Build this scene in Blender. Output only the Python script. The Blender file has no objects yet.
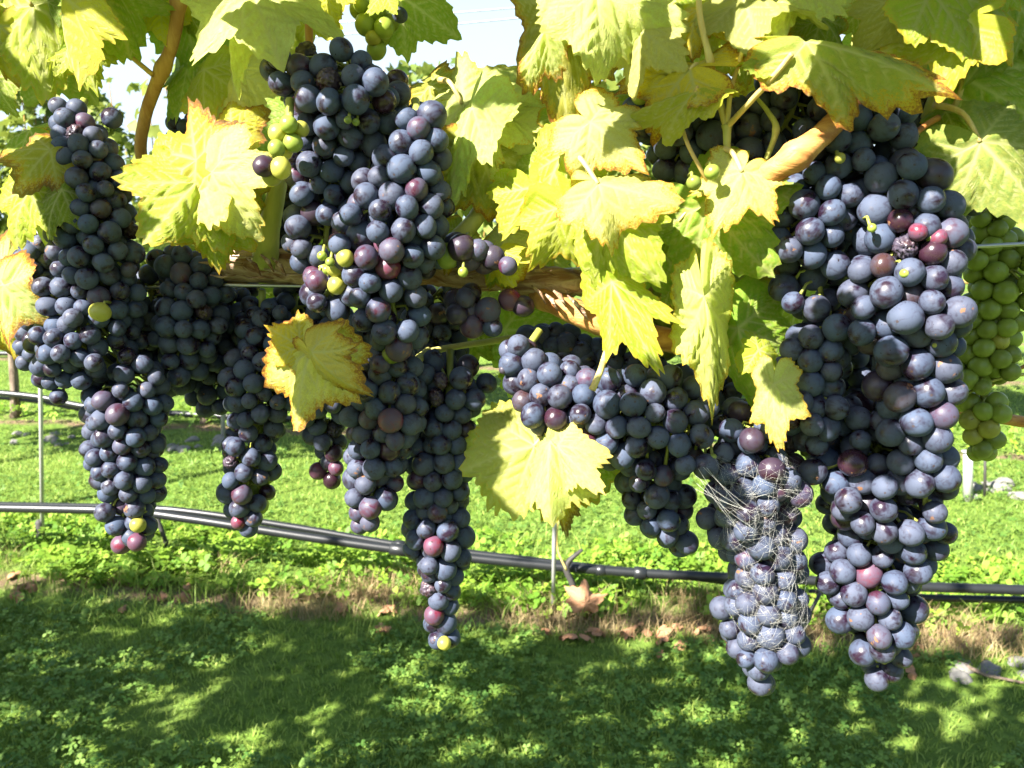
import bpy, bmesh, math, random
import numpy as np
from mathutils import Vector, Matrix, noise as mnoise

random.seed(7); RNG = np.random.default_rng(7)
R = math.radians
S = bpy.context.scene
COL = S.collection

# ------------------------------------------------------------------ camera, light, exposure
H = 1.2; PITCH = math.atan(164/800); F = 800.0
cam = bpy.data.cameras.new('camera'); co = bpy.data.objects.new('camera', cam); COL.objects.link(co)
cam.sensor_width = 36; cam.lens = 36*F/1024; cam.clip_start = .02; cam.clip_end = 500
co.location = (0, 0, H); co.rotation_euler = (math.pi/2-PITCH, 0, 0)
cam.dof.use_dof = True; cam.dof.focus_distance = .47; cam.dof.aperture_fstop = 22
S.camera = co
AZ, EL = R(48), R(42)          # the sun stands behind the camera, to its left
to_sun = Vector((-math.sin(AZ)*math.cos(EL), -math.cos(AZ)*math.cos(EL), math.sin(EL)))
sl = bpy.data.lights.new('sun', 'SUN'); so = bpy.data.objects.new('sun', sl); COL.objects.link(so)
sl.energy = 5.0; sl.angle = R(.53); sl.color = (1, .95, .87)
so.rotation_euler = to_sun.to_track_quat('Z', 'Y').to_euler(); so.location = (-3, -6, 8)
W = bpy.data.worlds.new('World'); S.world = W; W.use_nodes = True
wn = W.node_tree.nodes; bg = wn['Background']
sky = wn.new('ShaderNodeTexSky'); sky.sky_type = 'NISHITA'; sky.sun_disc = False
sky.dust_density = .7; sky.sun_elevation = EL; sky.sun_rotation = math.atan2(to_sun.x, to_sun.y)
def wnode(ty, op=None, **kw):
    q = wn.new(ty)
    if op: q.operation = op
    return q
# low sky ahead of the camera painted paler, so overhead fill stays weak
wl = W.node_tree.links; wtc = wn.new('ShaderNodeTexCoord'); wsp = wn.new('ShaderNodeSeparateXYZ'); wl.new(wtc.outputs['Generated'], wsp.inputs[0])
def wramp(sock, a, b):
    q = wn.new('ShaderNodeMapRange'); q.interpolation_type = 'SMOOTHSTEP'; wl.new(sock, q.inputs[0]); q.inputs[1].default_value = a; q.inputs[2].default_value = b; return q.outputs[0]
wm = wnode('ShaderNodeMath', 'MULTIPLY'); wl.new(wramp(wsp.outputs[2], .55, .12), wm.inputs[0]); wl.new(wramp(wsp.outputs[1], .1, .7), wm.inputs[1])
wx = wn.new('ShaderNodeMix'); wx.data_type = 'RGBA'; wl.new(wm.outputs[0], wx.inputs[0]); wl.new(sky.outputs[0], wx.inputs[6]); wx.inputs[7].default_value = (4.3, 5.3, 6.2, 1)
wl.new(wx.outputs[2], bg.inputs[0]); bg.inputs[1].default_value = .05
S.view_settings.view_transform = 'Standard'; S.view_settings.look = 'None'
S.view_settings.exposure = 2.2; S.view_settings.gamma = 1
S.render.engine = 'CYCLES'
S.cycles.max_bounces = 5; S.cycles.diffuse_bounces = 2; S.cycles.transparent_max_bounces = 4; S.cycles.use_denoising = True

FWD = Vector((0, math.cos(PITCH), -math.sin(PITCH))); UP = Vector((0, math.sin(PITCH), math.cos(PITCH))); RT = Vector((1, 0, 0))
def P(px, py, Y):
    d = FWD + RT*((px-512)/F) - UP*((py-384)/F)
    return Vector((0, 0, H)) + d*(Y/d.y)
def G(px, py):                                   # the ground point
    d = FWD + RT*((px-512)/F) - UP*((py-384)/F)
    return Vector((0, 0, H)) + d*(-H/d.z)
def scale_at(px, py, Y):                          # metres per pixel there
    d = FWD + RT*((px-512)/F) - UP*((py-384)/F)
    return (Y/d.y)/F
SL = -.13                                         # the rows run slightly towards us on the right
def rowY(px, dy=0, base=.47): return base*(1+SL*(px-512)/F) + dy

# ------------------------------------------------------------------ helpers
def tag(o, label=None, cat=None, group=None, kind=None):
    if label: o['label'] = label
    if cat: o['category'] = cat
    if group: o['group'] = group
    if kind: o['kind'] = kind
    return o
def empty(name, loc=(0, 0, 0)):
    o = bpy.data.objects.new(name, None); o.location = loc; o.empty_display_size = .05; COL.objects.link(o); return o
def link(name, me, mat=None, parent=None):
    o = bpy.data.objects.new(name, me)
    if mat and not me.materials: me.materials.append(mat)
    if parent:
        o.parent = parent
        o.matrix_parent_inverse = Matrix.Translation(parent.location).inverted()
    COL.objects.link(o); return o
def mesh_np(name, V, loops, counts, smooth=False):
    """V (n,3); loops flat vertex indices; counts = verts per polygon (array)"""
    me = bpy.data.meshes.new(name)
    V = np.asarray(V, dtype=np.float32); loops = np.asarray(loops, dtype=np.int32); counts = np.asarray(counts, dtype=np.int32)
    me.vertices.add(len(V)); me.vertices.foreach_set('co', V.ravel())
    me.loops.add(len(loops)); me.loops.foreach_set('vertex_index', loops)
    me.polygons.add(len(counts)); st = np.concatenate([[0], np.cumsum(counts)[:-1]]).astype(np.int32)
    me.polygons.foreach_set('loop_start', st); me.polygons.foreach_set('loop_total', counts)
    if smooth: me.polygons.foreach_set('use_smooth', np.ones(len(counts), dtype=bool))
    me.update(calc_edges=True); me.validate(); return me
def fattr(me, name, vals):
    a = me.attributes.new(name, 'FLOAT', 'POINT'); a.data.foreach_set('value', np.asarray(vals, dtype=np.float32))

class Tubes:
    """tapered tubes along polylines gathered in one mesh"""
    def __init__(s): s.V = []; s.L = []; s.C = []
    def add(s, pts, rad, n=8, bump=0, seed=0):
        pts = [Vector(p) for p in pts]
        if not hasattr(rad, '__len__'): rad = [rad]*len(pts)
        rnd = random.Random(seed); b = len(s.V); ref = None; m = len(pts)
        for i, p in enumerate(pts):
            t = (pts[min(i+1, m-1)]-pts[max(i-1, 0)]).normalized()
            if ref is None:
                ref = t.cross(Vector((0, 0, 1)) if abs(t.z) < .9 else Vector((1, 0, 0))).normalized()
            ref = (ref - t*ref.dot(t)).normalized(); bi = t.cross(ref)
            for k in range(n):
                a = 2*math.pi*k/n; r = rad[i]*(1+bump*(rnd.random()-.5))
                s.V.append(p + (ref*math.cos(a)+bi*math.sin(a))*r)
        for i in range(m-1):
            for k in range(n):
                a0 = b+i*n+k; a1 = b+i*n+(k+1) % n
                s.L += [a0, a1, a1+n, a0+n]; s.C.append(4)
        s.L += [b+k for k in range(n)][::-1]; s.C.append(n)
        s.L += [b+(m-1)*n+k for k in range(n)]; s.C.append(n)
    def build(s, name, mat, parent=None, smooth=True):
        return link(name, mesh_np(name, [tuple(v) for v in s.V], s.L, s.C, smooth), mat, parent)
def smooth_path(pts, n=6):
    pts = [Vector(p) for p in pts]; out = []
    for i in range(len(pts)-1):
        p0 = pts[max(i-1, 0)]; p1 = pts[i]; p2 = pts[i+1]; p3 = pts[min(i+2, len(pts)-1)]
        for k in range(n):
            t = k/n
            out.append(.5*((2*p1)+(p2-p0)*t+(2*p0-5*p1+4*p2-p3)*t*t+(3*p1-p0-3*p2+p3)*t**3))
    out.append(pts[-1]); return out
def interp(vals, n):
    x = np.linspace(0, len(vals)-1, n); return list(np.interp(x, range(len(vals)), vals))

# ------------------------------------------------------------------ materials
class NT:
    def __init__(s, name):
        s.m = bpy.data.materials.new(name); s.m.use_nodes = True; s.t = s.m.node_tree
        s.t.nodes.clear(); s.out = s.n('ShaderNodeOutputMaterial')
    def n(s, ty, **kw):
        nd = s.t.nodes.new(ty)
        for k, v in kw.items():
            if isinstance(k, str) and hasattr(nd, k): setattr(nd, k, v)
        return nd
    def l(s, a, b): s.t.links.new(a, b)
    def setv(s, sock, v):
        if isinstance(v, bpy.types.NodeSocket): s.l(v, sock)
        elif hasattr(v, '__len__') and len(v) == 3 and sock.type == 'RGBA': sock.default_value = (*v, 1)
        else: sock.default_value = v
    def mix(s, f, a, b, mode='MIX'):
        nd = s.n('ShaderNodeMix'); nd.data_type = 'RGBA'; nd.blend_type = mode
        s.setv(nd.inputs[0], f); s.setv(nd.inputs[6], a); s.setv(nd.inputs[7], b); return nd.outputs[2]
    def math(s, op, a, b=0.0, c=None, clamp=False):
        nd = s.n('ShaderNodeMath'); nd.operation = op; nd.use_clamp = clamp
        s.setv(nd.inputs[0], a); s.setv(nd.inputs[1], b)
        if c is not None: s.setv(nd.inputs[2], c)
        return nd.outputs[0]
    def ramp(s, f, a, b):                         # smooth 0..1 between a and b
        nd = s.n('ShaderNodeMapRange'); nd.interpolation_type = 'SMOOTHSTEP'
        s.setv(nd.inputs[0], f); nd.inputs[1].default_value = a; nd.inputs[2].default_value = b; return nd.outputs[0]
    def noise(s, vec, sc, det=3, rough=.55, dist=0):
        nd = s.n('ShaderNodeTexNoise'); nd.inputs['Scale'].default_value = sc
        nd.inputs['Detail'].default_value = det; nd.inputs['Roughness'].default_value = rough; nd.inputs['Distortion'].default_value = dist
        if vec: s.l(vec, nd.inputs['Vector'])
        return nd.outputs[0]
    def objvec(s, mult=37.0):
        tc = s.n('ShaderNodeTexCoord'); oi = s.n('ShaderNodeObjectInfo')
        v = s.n('ShaderNodeVectorMath'); v.operation = 'ADD'; s.l(tc.outputs['Object'], v.inputs[0])
        c = s.n('ShaderNodeCombineXYZ'); m = s.math('MULTIPLY', oi.outputs['Random'], mult)
        s.l(m, c.inputs[0]); s.l(m, c.inputs[1]); s.l(c.outputs[0], v.inputs[1])
        return tc, oi, v.outputs[0]
    def bump(s, h, strength=.3, dist=.001):
        b = s.n('ShaderNodeBump'); b.inputs['Strength'].default_value = strength; b.inputs['Distance'].default_value = dist
        s.l(h, b.inputs['Height']); return b.outputs[0]
    def principled(s, col, rough=.6, normal=None, spec=.5, metal=0):
        p = s.n('ShaderNodeBsdfPrincipled'); s.setv(p.inputs['Base Color'], col); s.setv(p.inputs['Roughness'], rough)
        s.setv(p.inputs['Specular IOR Level'], spec); s.setv(p.inputs['Metallic'], metal)
        if normal: s.l(normal, p.inputs['Normal'])
        return p
    def fin(s, sh): s.l(sh, s.out.inputs[0]); return s.m
    def leafy(s, col, trans, tcol, rough=.5, normal=None, spec=.3):
        p = s.principled(col, rough, normal, spec)
        t = s.n('ShaderNodeBsdfTranslucent'); s.setv(t.inputs[0], tcol)
        if normal: s.l(normal, t.inputs['Normal'])
        m = s.n('ShaderNodeMixShader'); m.inputs[0].default_value = trans
        s.l(p.outputs[0], m.inputs[1]); s.l(t.outputs[0], m.inputs[2]); return s.fin(m.outputs[0])

def mat_berry():
    n = NT('grape_skin'); tc, oi, v = n.objvec()
    big = n.noise(v, 95, 3, .6, .4); fine = n.noise(v, 700, 3, .7); dots = n.noise(v, 420, 2, .5)
    bl = n.math('MULTIPLY', n.ramp(big, .34, .52), n.math('MULTIPLY_ADD', n.ramp(n.noise(v, 230, 4, .7, 1.5), .36, .5), .45, .55))
    bl = n.math('MULTIPLY', bl, n.math('MULTIPLY_ADD', fine, .35, .82))
    bl = n.math('MULTIPLY', bl, oi.outputs['Alpha'], clamp=True)
    skin = n.mix(n.noise(v, 60, 2), oi.outputs['Color'], n.mix(.4, oi.outputs['Color'], (.035, .010, .02)))
    hue = n.mix(oi.outputs['Random'], (.060, .081, .132), (.078, .088, .130))
    col = n.mix(bl, skin, hue)
    col = n.mix(n.ramp(dots, .72, .76), col, (.012, .008, .012))            # specks
    sep = n.n('ShaderNodeSeparateXYZ'); n.l(tc.outputs['Object'], sep.inputs[0])
    dot = n.math('MULTIPLY', n.ramp(n.math('SQRT', n.math('ADD', n.math('POWER', sep.outputs[0], 2.0), n.math('POWER', sep.outputs[1], 2.0))), .00075, .00045), n.ramp(sep.outputs[2], 0, .001))                           # the scar of the flower
    col = n.mix(n.math('MULTIPLY', dot, .7), col, (.05, .028, .018))
    scab = n.math('MULTIPLY', n.ramp(n.noise(v, 130, 4, .6), .63, .67), n.ramp(oi.outputs['Random'], .78, .8))
    col = n.mix(scab, col, (.2, .1, .055))
    rough = n.math('MULTIPLY_ADD', bl, .42, .26, clamp=True)
    p = n.principled(col, rough, n.bump(fine, .12, .0004), n.math('MULTIPLY_ADD', bl, -.32, .5))
    return n.fin(p.outputs[0])
def mat_green_berry():
    n = NT('green_grape_skin'); tc, oi, v = n.objvec()
    f = n.noise(v, 110, 3); col = n.mix(f, oi.outputs['Color'], n.mix(.35, oi.outputs['Color'], (.5, .5, .16)))
    col = n.mix(n.ramp(n.noise(v, 300, 3), .68, .75), col, (.22, .14, .04))
    return n.leafy(col, .28, col, .32, n.bump(f, .1, .0005), .5)
def mat_leaf():
    n = NT('vine_leaf'); tc, oi, v = n.objvec(3.1)
    at = n.n('ShaderNodeAttribute'); at.attribute_name = 'vein'; ed = n.n('ShaderNodeAttribute'); ed.attribute_name = 'edge'
    big = n.noise(v, 28, 3, .6, .5); fine = n.noise(v, 260, 4, .65)
    base = n.mix(n.ramp(big, .3, .7), oi.outputs['Color'], n.mix(.45, oi.outputs['Color'], (.58, .50, .10)))
    base = n.mix(n.math('MULTIPLY', n.ramp(fine, .35, .7), .3), base, n.mix(.5, base, (.10, .16, .02)))
    # the brown and orange of autumn creeps in from the edge
    e = n.math('ADD', ed.outputs['Fac'], n.math('MULTIPLY_ADD', n.noise(v, 45, 4, .7), 1.3, -.75))
    e = n.math('ADD', e, n.math('MULTIPLY_ADD', oi.outputs['Alpha'], 1.0, -1.05))
    base = n.mix(n.ramp(e, .12, .42), base, (.62, .40, .03))
    base = n.mix(n.ramp(e, .38, .52), base, (.36, .11, .02))
    base = n.mix(n.ramp(e, .55, .72), base, (.17, .075, .03))
    sp = n.math('MULTIPLY', n.ramp(n.noise(v, 150, 3), .64, .68), n.ramp(oi.outputs['Alpha'], .1, .5))
    base = n.mix(sp, base, (.2, .06, .02))
    base = n.mix(n.math('MULTIPLY', at.outputs['Fac'], .8), base, (.62, .60, .26))
    h = n.math('ADD', n.math('MULTIPLY', fine, .5), n.math('MULTIPLY', n.noise(v, 90, 3), 1.0))
    h = n.math('ADD', h, n.math('MULTIPLY', at.outputs['Fac'], -.9))
    return n.leafy(base, .47, n.mix(.4, base, (.58, .72, .03)), .48, n.bump(h, .5, .0014), .35)
def mat_wood(name, c1, c2, sc=60, stretch=(1, 1, 1), bs=.6, bd=.002, rough=.75):
    n = NT(name); tc, oi, v = n.objvec(.7)
    mp = n.n('ShaderNodeMapping'); mp.inputs['Scale'].default_value = stretch; n.l(tc.outputs['Object'], mp.inputs[0])
    f = n.noise(mp.outputs[0], sc, 5, .65, .6); col = n.mix(n.ramp(f, .35, .65), c1, c2)
    return n.fin(n.principled(col, rough, n.bump(f, bs, bd), .3).outputs[0])
def mat_simple(name, c, rough=.5, metal=0, sc=80, var=.25, spec=.5):
    n = NT(name); tc, oi, v = n.objvec(.7); f = n.noise(v, sc, 4, .6)
    d = tuple(x*(1-var) for x in c)
    return n.fin(n.principled(n.mix(f, d, c), rough, n.bump(f, .15, .001), spec, metal).outputs[0])
def mat_foliage(name, dark, light, trans=.35, rough=.55):
    """per-leaf tint comes from the attribute 'tint'"""
    n = NT(name); at = n.n('ShaderNodeAttribute'); at.attribute_name = 'tint'
    tc = n.n('ShaderNodeTexCoord'); f = n.noise(tc.outputs['Object'], 3.0, 3)
    x = n.math('MULTIPLY_ADD', f, .6, n.math('MULTIPLY_ADD', at.outputs['Fac'], .8, -.3), clamp=True)
    col = n.mix(x, dark, light); return n.leafy(col, trans, n.mix(.3, col, light), rough)
M = {
 'berry': mat_berry(), 'green': mat_green_berry(), 'leaf': mat_leaf(),
 'rachis': mat_simple('bunch_stem', (.36, .38, .07), .5, sc=120, var=.5),
 'petiole': mat_wood('petiole', (.50, .34, .10), (.62, .52, .20), 70, (1, 1, .3), .2, .0005, .5),
 'greenstem': mat_wood('green_shoot', (.34, .36, .09), (.50, .46, .14), 50, (1, 1, .3), .2, .0006, .5),
 'cane': mat_wood('cane_bark', (.34, .13, .035), (.62, .33, .10), 90, (.25, 1, 1), .8, .002, .55),
 'shoot': mat_wood('shoot_bark', (.34, .17, .05), (.52, .33, .11), 90, (1, 1, .2), .3, .0008, .6),
 'cordon': mat_wood('cordon_bark', (.20, .09, .045), (.56, .40, .28), 130, (.12, 1, 1), 1.0, .004, .85),
 'trunk': mat_wood('trunk_bark', (.10, .07, .05), (.26, .20, .15), 40, (1, 1, .2), 1, .01, .9),
 'pipe': mat_simple('black_pipe', (.018, .020, .022), .36, 0, 40, .35),
 'wire': mat_simple('steel_wire', (.55, .55, .56), .35, .8, 200, .2),
 'post': mat_simple('galvanised_post', (.55, .54, .52), .5, .3, 60, .3),
 'darkmetal': mat_simple('dark_stake', (.06, .055, .05), .7, 0, 60, .4),
 'web': mat_simple('web_silk', (.55, .54, .50), .6, 0, 200, .1),
 'deadleaf': mat_wood('dead_leaf', (.30, .13, .06), (.52, .30, .17), 60, (1, 1, 1), .5, .002, .8),
 'stone': mat_wood('stone', (.15, .145, .13), (.30, .285, .26), 30, (1, 1, 1), .6, .004, .85),
 'crown': mat_foliage('far_vine_foliage', (.07, .13, .018), (.34, .38, .07)),
 'canopy': mat_foliage('canopy_foliage', (.10, .16, .02), (.38, .42, .07)),
 'grass': mat_foliage('grass_blades', (.11, .21, .025), (.46, .56, .13), .42),
 'clover': mat_foliage('clover_leaves', (.07, .165, .03), (.28, .42, .08), .35),
 'weed': mat_foliage('weed_leaves', (.10, .22, .02), (.36, .52, .06), .35),
 'dry': mat_foliage('dry_grass', (.28, .19, .09), (.52, .42, .22), .3, .7),
}
def mat_ground():
    n = NT('ground_soil'); tc = n.n('ShaderNodeTexCoord'); v = tc.outputs['Object']
    a = n.noise(v, 1.3, 4); b = n.noise(v, 22, 5, .7); c = n.noise(v, 140, 3, .7)
    col = n.mix(n.ramp(b, .3, .7), (.07, .13, .018), (.18, .28, .04))
    col = n.mix(n.math('MULTIPLY', n.ramp(a, .45, .7), .4), col, (.16, .22, .05))
    # bare strips under the vine rows, every 2.05 m
    sep = n.n('ShaderNodeSeparateXYZ'); n.l(v, sep.inputs[0])
    y = n.math('ADD', n.math('MULTIPLY_ADD', sep.outputs[0], .13, sep.outputs[1]), -2.3)
    y = n.math('ADD', y, n.math('MULTIPLY_ADD', n.noise(v, 3, 4, .7), .5, -.25))
    k = n.math('ABSOLUTE', n.math('SUBTRACT', n.math('FRACT', n.math('ADD', n.math('DIVIDE', y, 2.05), .5)), .5))
    soil = n.mix(n.ramp(c, .3, .7), (.13, .085, .05), (.30, .21, .13))
    col = n.mix(n.ramp(k, .06, .0), col, soil)
    h = n.math('ADD', b, n.math('MULTIPLY', c, .4))
    return n.fin(n.principled(col, .9, n.bump(h, .8, .03), .2).outputs[0])

# ------------------------------------------------------------------ the ground
gx = np.concatenate([[-200, -80, -30, -12], np.linspace(-6, 6, 61), [12, 30, 80, 200]])
gy = np.concatenate([[-60, -20, -6, -2], np.linspace(0, 9, 61), [14, 30, 80, 200, 400]])
def ghz(x, y): return .02*mnoise.noise(Vector((x*1.1, y*1.1, 0))) if abs(x) < 7 and -1 < y < 10 else 0.0
V = [(x, y, ghz(x, y)) for y in gy for x in gx]; nx = len(gx)
Lp = []; 
for j in range(len(gy)-1):
    for i in range(nx-1):
        a = j*nx+i; Lp += [a, a+1, a+1+nx, a+nx]
ground = link('ground', mesh_np('ground', V, Lp, [4]*(len(Lp)//4), True), mat_ground()); tag(ground, kind='structure')

def blades(name, X, Y, h, w, mat, lean=.5, tint=None, z0=None):
    n = len(X); a = RNG.uniform(0, 2*np.pi, n); la = RNG.uniform(0, 2*np.pi, n); ln = RNG.uniform(.1, 1, n)*lean*h
    z = np.array([ghz(x, y) for x, y in zip(X, Y)]) - .002
    dx, dy = np.cos(a)*w/2, np.sin(a)*w/2; lx, ly = np.cos(la)*ln, np.sin(la)*ln
    V = np.zeros((n, 5, 3))
    V[:, 0] = np.stack([X-dx, Y-dy, z], 1); V[:, 1] = np.stack([X+dx, Y+dy, z], 1)
    V[:, 2] = np.stack([X+dx*.8+lx*.35, Y+dy*.8+ly*.35, z+h*.6], 1); V[:, 3] = np.stack([X-dx*.8+lx*.35, Y-dy*.8+ly*.35, z+h*.6], 1)
    V[:, 4] = np.stack([X+lx, Y+ly, z+h], 1)
    b = np.arange(n)[:, None]*5
    L = (b + np.array([0, 1, 2, 3, 3, 2, 4])).ravel(); C = np.tile([4, 3], n)
    me = mesh_np(name, V.reshape(-1, 3), L, C, True)
    t = RNG.uniform(0, 1, n) if tint is None else tint
    fattr(me, 'tint', np.repeat(t, 5)); o = link(name, me, mat); return o
def discs(X, Y, Z, r, tilt=.5, k=3):
    """k rounded leaflets on each point"""
    n = len(X); rot = RNG.uniform(0, 2*np.pi, n); VV = []; tx = RNG.normal(0, tilt, n); ty = RNG.normal(0, tilt, n)
    prof = np.array([(0, 0), (.55, .42), (.95, .38), (1.08, 0), (.95, -.38), (.55, -.42)])
    for q in range(k):
        th = rot + q*2*np.pi/k + (RNG.uniform(-.3, .3, n))
        c, s_ = np.cos(th), np.sin(th)
        px_ = prof[:, 0][None]*r[:, None]; py_ = prof[:, 1][None]*r[:, None]
        x = px_*c[:, None]-py_*s_[:, None]; y = px_*s_[:, None]+py_*c[:, None]
        z = x*tx[:, None]+y*ty[:, None]+np.abs(py_)*.35
        VV.append(np.stack([X[:, None]+x, Y[:, None]+y, Z[:, None]+z], 2))
    V = np.stack(VV, 1).reshape(-1, 3); return V, n*k
def leafdisc_obj(name, X, Y, Z, r, mat, tilt=.5, k=3):
    V, m = discs(X, Y, Z, r, tilt, k); me = mesh_np(name, V, np.arange(len(V)), [6]*m, False)
    fattr(me, 'tint', np.repeat(RNG.uniform(0, 1, len(X)), 6*k)); return link(name, me, mat)
def scatter(dens, y0, y1, hx=.78, pad=.6):
    """points between two distances, widening with the view"""
    area = (y1-y0)*2*(hx*y1+pad); n = int(area*dens)
    Y = RNG.uniform(y0, y1, n); X = RNG.uniform(-1, 1, n)*(hx*y1+pad); return X, Y
def rowdist(X, Y):                                # distance of a point from the line of the next row, folded on the spacing
    y = Y + .13*X - 2.3; return y
def patch(X, Y, s=2.0, seed=0): return np.array([mnoise.noise(Vector((x*s, y*s, seed))) for x, y in zip(X, Y)])
XS, YS = [], []
for d, a, b in ((7500, 1.25, 2.3), (4200, 2.3, 4.2), (1700, 4.2, 7.0), (500, 7, 11)):
    x, y = scatter(d, a, b); XS.append(x); YS.append(y)
X = np.concatenate(XS); Y = np.concatenate(YS); rd = rowdist(X, Y)
fold = np.abs(((rd/2.05+.5) % 1)-.5)*2.05
keep = (fold > .14+.12*patch(X, Y, 5, 3)) | (RNG.random(len(X)) < .25)
X, Y = X[keep], Y[keep]
hh = RNG.uniform(.012, .027, len(X))*(1+.35*patch(X, Y, 3, 1))
t = np.clip(.5+.6*patch(X, Y, 2.2, 5)+RNG.normal(0, .25, len(X)), 0, 1)
tag(blades('lawn_grass', X, Y, hh, RNG.uniform(.002, .0042, len(X))*(1+Y*.12), M['grass'], 1.1, t), 'short mown green lawn between the vine rows', 'grass', kind='stuff')
XS, YS = [], []
for d, a, b in ((3300, 1.25, 2.3), (1100, 2.3, 4.2), (250, 4.2, 6.5)):
    x, y = scatter(d, a, b); XS.append(x); YS.append(y)
X = np.concatenate(XS); Y = np.concatenate(YS); keep = (patch(X, Y, 2.5, 9) > -.15); X, Y = X[keep], Y[keep]
fold = np.abs(((rowdist(X, Y)/2.05+.5) % 1)-.5)*2.05; keep = fold > .12; X, Y = X[keep], Y[keep]
tag(leafdisc_obj('clover', X, Y, RNG.uniform(.012, .034, len(X)), RNG.uniform(.006, .012, len(X)), M['clover'], .35), 'low clover leaves matted through the lawn', 'clover', kind='stuff')

# weeds behind the bare strip of the next row, and on the one beyond
def strip_pts(n, base, lo, hi, xs=2.4):
    X = RNG.uniform(-xs, xs, n); Y = base - .13*X + RNG.uniform(lo, hi, n); return X, Y
X, Y = strip_pts(12500, 2.42, -.14, .5, 2.6); k = patch(X, Y, 3, 2)+RNG.normal(0, .2, len(X))+np.clip(Y-2.4+.13*X, -.2, 0) > -.15
X, Y = X[k], Y[k]; Hh = .055+.04*patch(X, Y, 4, 7); fall = np.clip((2.92-.13*X-Y)/.25, .3, 1)
tag(leafdisc_obj('weeds', X, Y, np.clip(RNG.uniform(.1, 1.15, len(X))*Hh*fall, .01, 1), RNG.uniform(.010, .024, len(X)), M['weed'], .5), 'leafy green weeds growing under the irrigation pipe', 'weeds', kind='stuff')
X, Y = strip_pts(2300, 2.42, 0, .5, 2.6)
blw = blades('weed_stems', X, Y, RNG.uniform(.03, .10, len(X)), RNG.uniform(.002, .005, len(X)), M['grass'], .7); tag(blw, 'long grass blades among the weeds under the pipe', 'long grass', kind='stuff')
X, Y = strip_pts(1500, 4.4, -.12, .25, 4)
tag(leafdisc_obj('weeds', X, Y, RNG.uniform(.02, .09, len(X)), RNG.uniform(.012, .026, len(X)), M['weed'], .5), 'low green weeds along the far vine row', 'weeds', kind='stuff')
X, Y = strip_pts(13000, 2.3, -.13, .2, 2.4); k = patch(X, Y, 2.2, 12)+.3*RNG.random(len(X)) > .13; X, Y = X[k], Y[k]
tag(blades('dry_grass', X, Y, RNG.uniform(.02, .085, len(X)), RNG.uniform(.0015, .003, len(X)), M['dry'], 1.2), 'dry straw coloured grass on the bare strip', 'dry grass', kind='stuff')
X, Y = strip_pts(3800, 2.3, -.25, .12, 2.4); k = patch(X, Y, 2.2, 12)+.25*RNG.random(len(X)) < .12; X, Y = X[k], Y[k]
tag(blades('tall_grass', X, Y, RNG.uniform(.03, .09, len(X)), RNG.uniform(.002, .004, len(X)), M['grass'], 1.1), 'taller green grass along the edge of the bare strip', 'long grass', kind='stuff')

# ------------------------------------------------------------------ leaves
def leaf_outline(th, seed, lob=1.0, teeth=.06):
    rnd = random.Random(seed)
    ks = [0, 22, 34, 53, 74, 88, 110, 132, 150, 166, 180]
    rs = [1.0, .74, .60*lob+.1*(1-lob), .88, .66, .52*lob+.12*(1-lob), .68, .58, .55, .42, .10]
    rs = [r*(1+rnd.uniform(-.05, .05)) for r in rs]; ks = [k+rnd.uniform(-2, 2) if 0 < k < 180 else k for k in ks]
    d = np.abs(np.degrees(th)); 
    r = np.interp(d, ks, rs)
    ph = rnd.uniform(0, 1); fr = 8.5
    saw = np.abs(((d/180*fr*2.1+ph) % 1)-.5)*2
    saw2 = np.abs(((d/180*fr*5.3+ph*2) % 1)-.5)*2
    irr = .6+.6*np.sin(th*3.7+seed)**2; saw = .5-.5*np.cos(np.pi*saw); saw = .5+(saw-.5)*irr
    tw = np.clip(r*1.3-.2, 0, 1)
    return r*(1+teeth*(saw-.5)*2*tw+teeth*.45*(saw2-.5)*2*tw)
_veins = []
for ang, ln in ((0, .97), (53, .84), (-53, .84), (108, .62), (-108, .62)):
    a = R(ang); tip = np.array([math.sin(a)*ln, math.cos(a)*ln]); _veins.append((np.zeros(2), tip, .022))
    for k_, tt in enumerate((.22, .38, .54, .70, .84)):
        for sg in (-1, 1):
            p = tip*tt; b = a+sg*R(46); l2 = ln*(1-tt)*.50+.07
            _veins.append((p, p+np.array([math.sin(b), math.cos(b)])*l2, .011))
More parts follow.
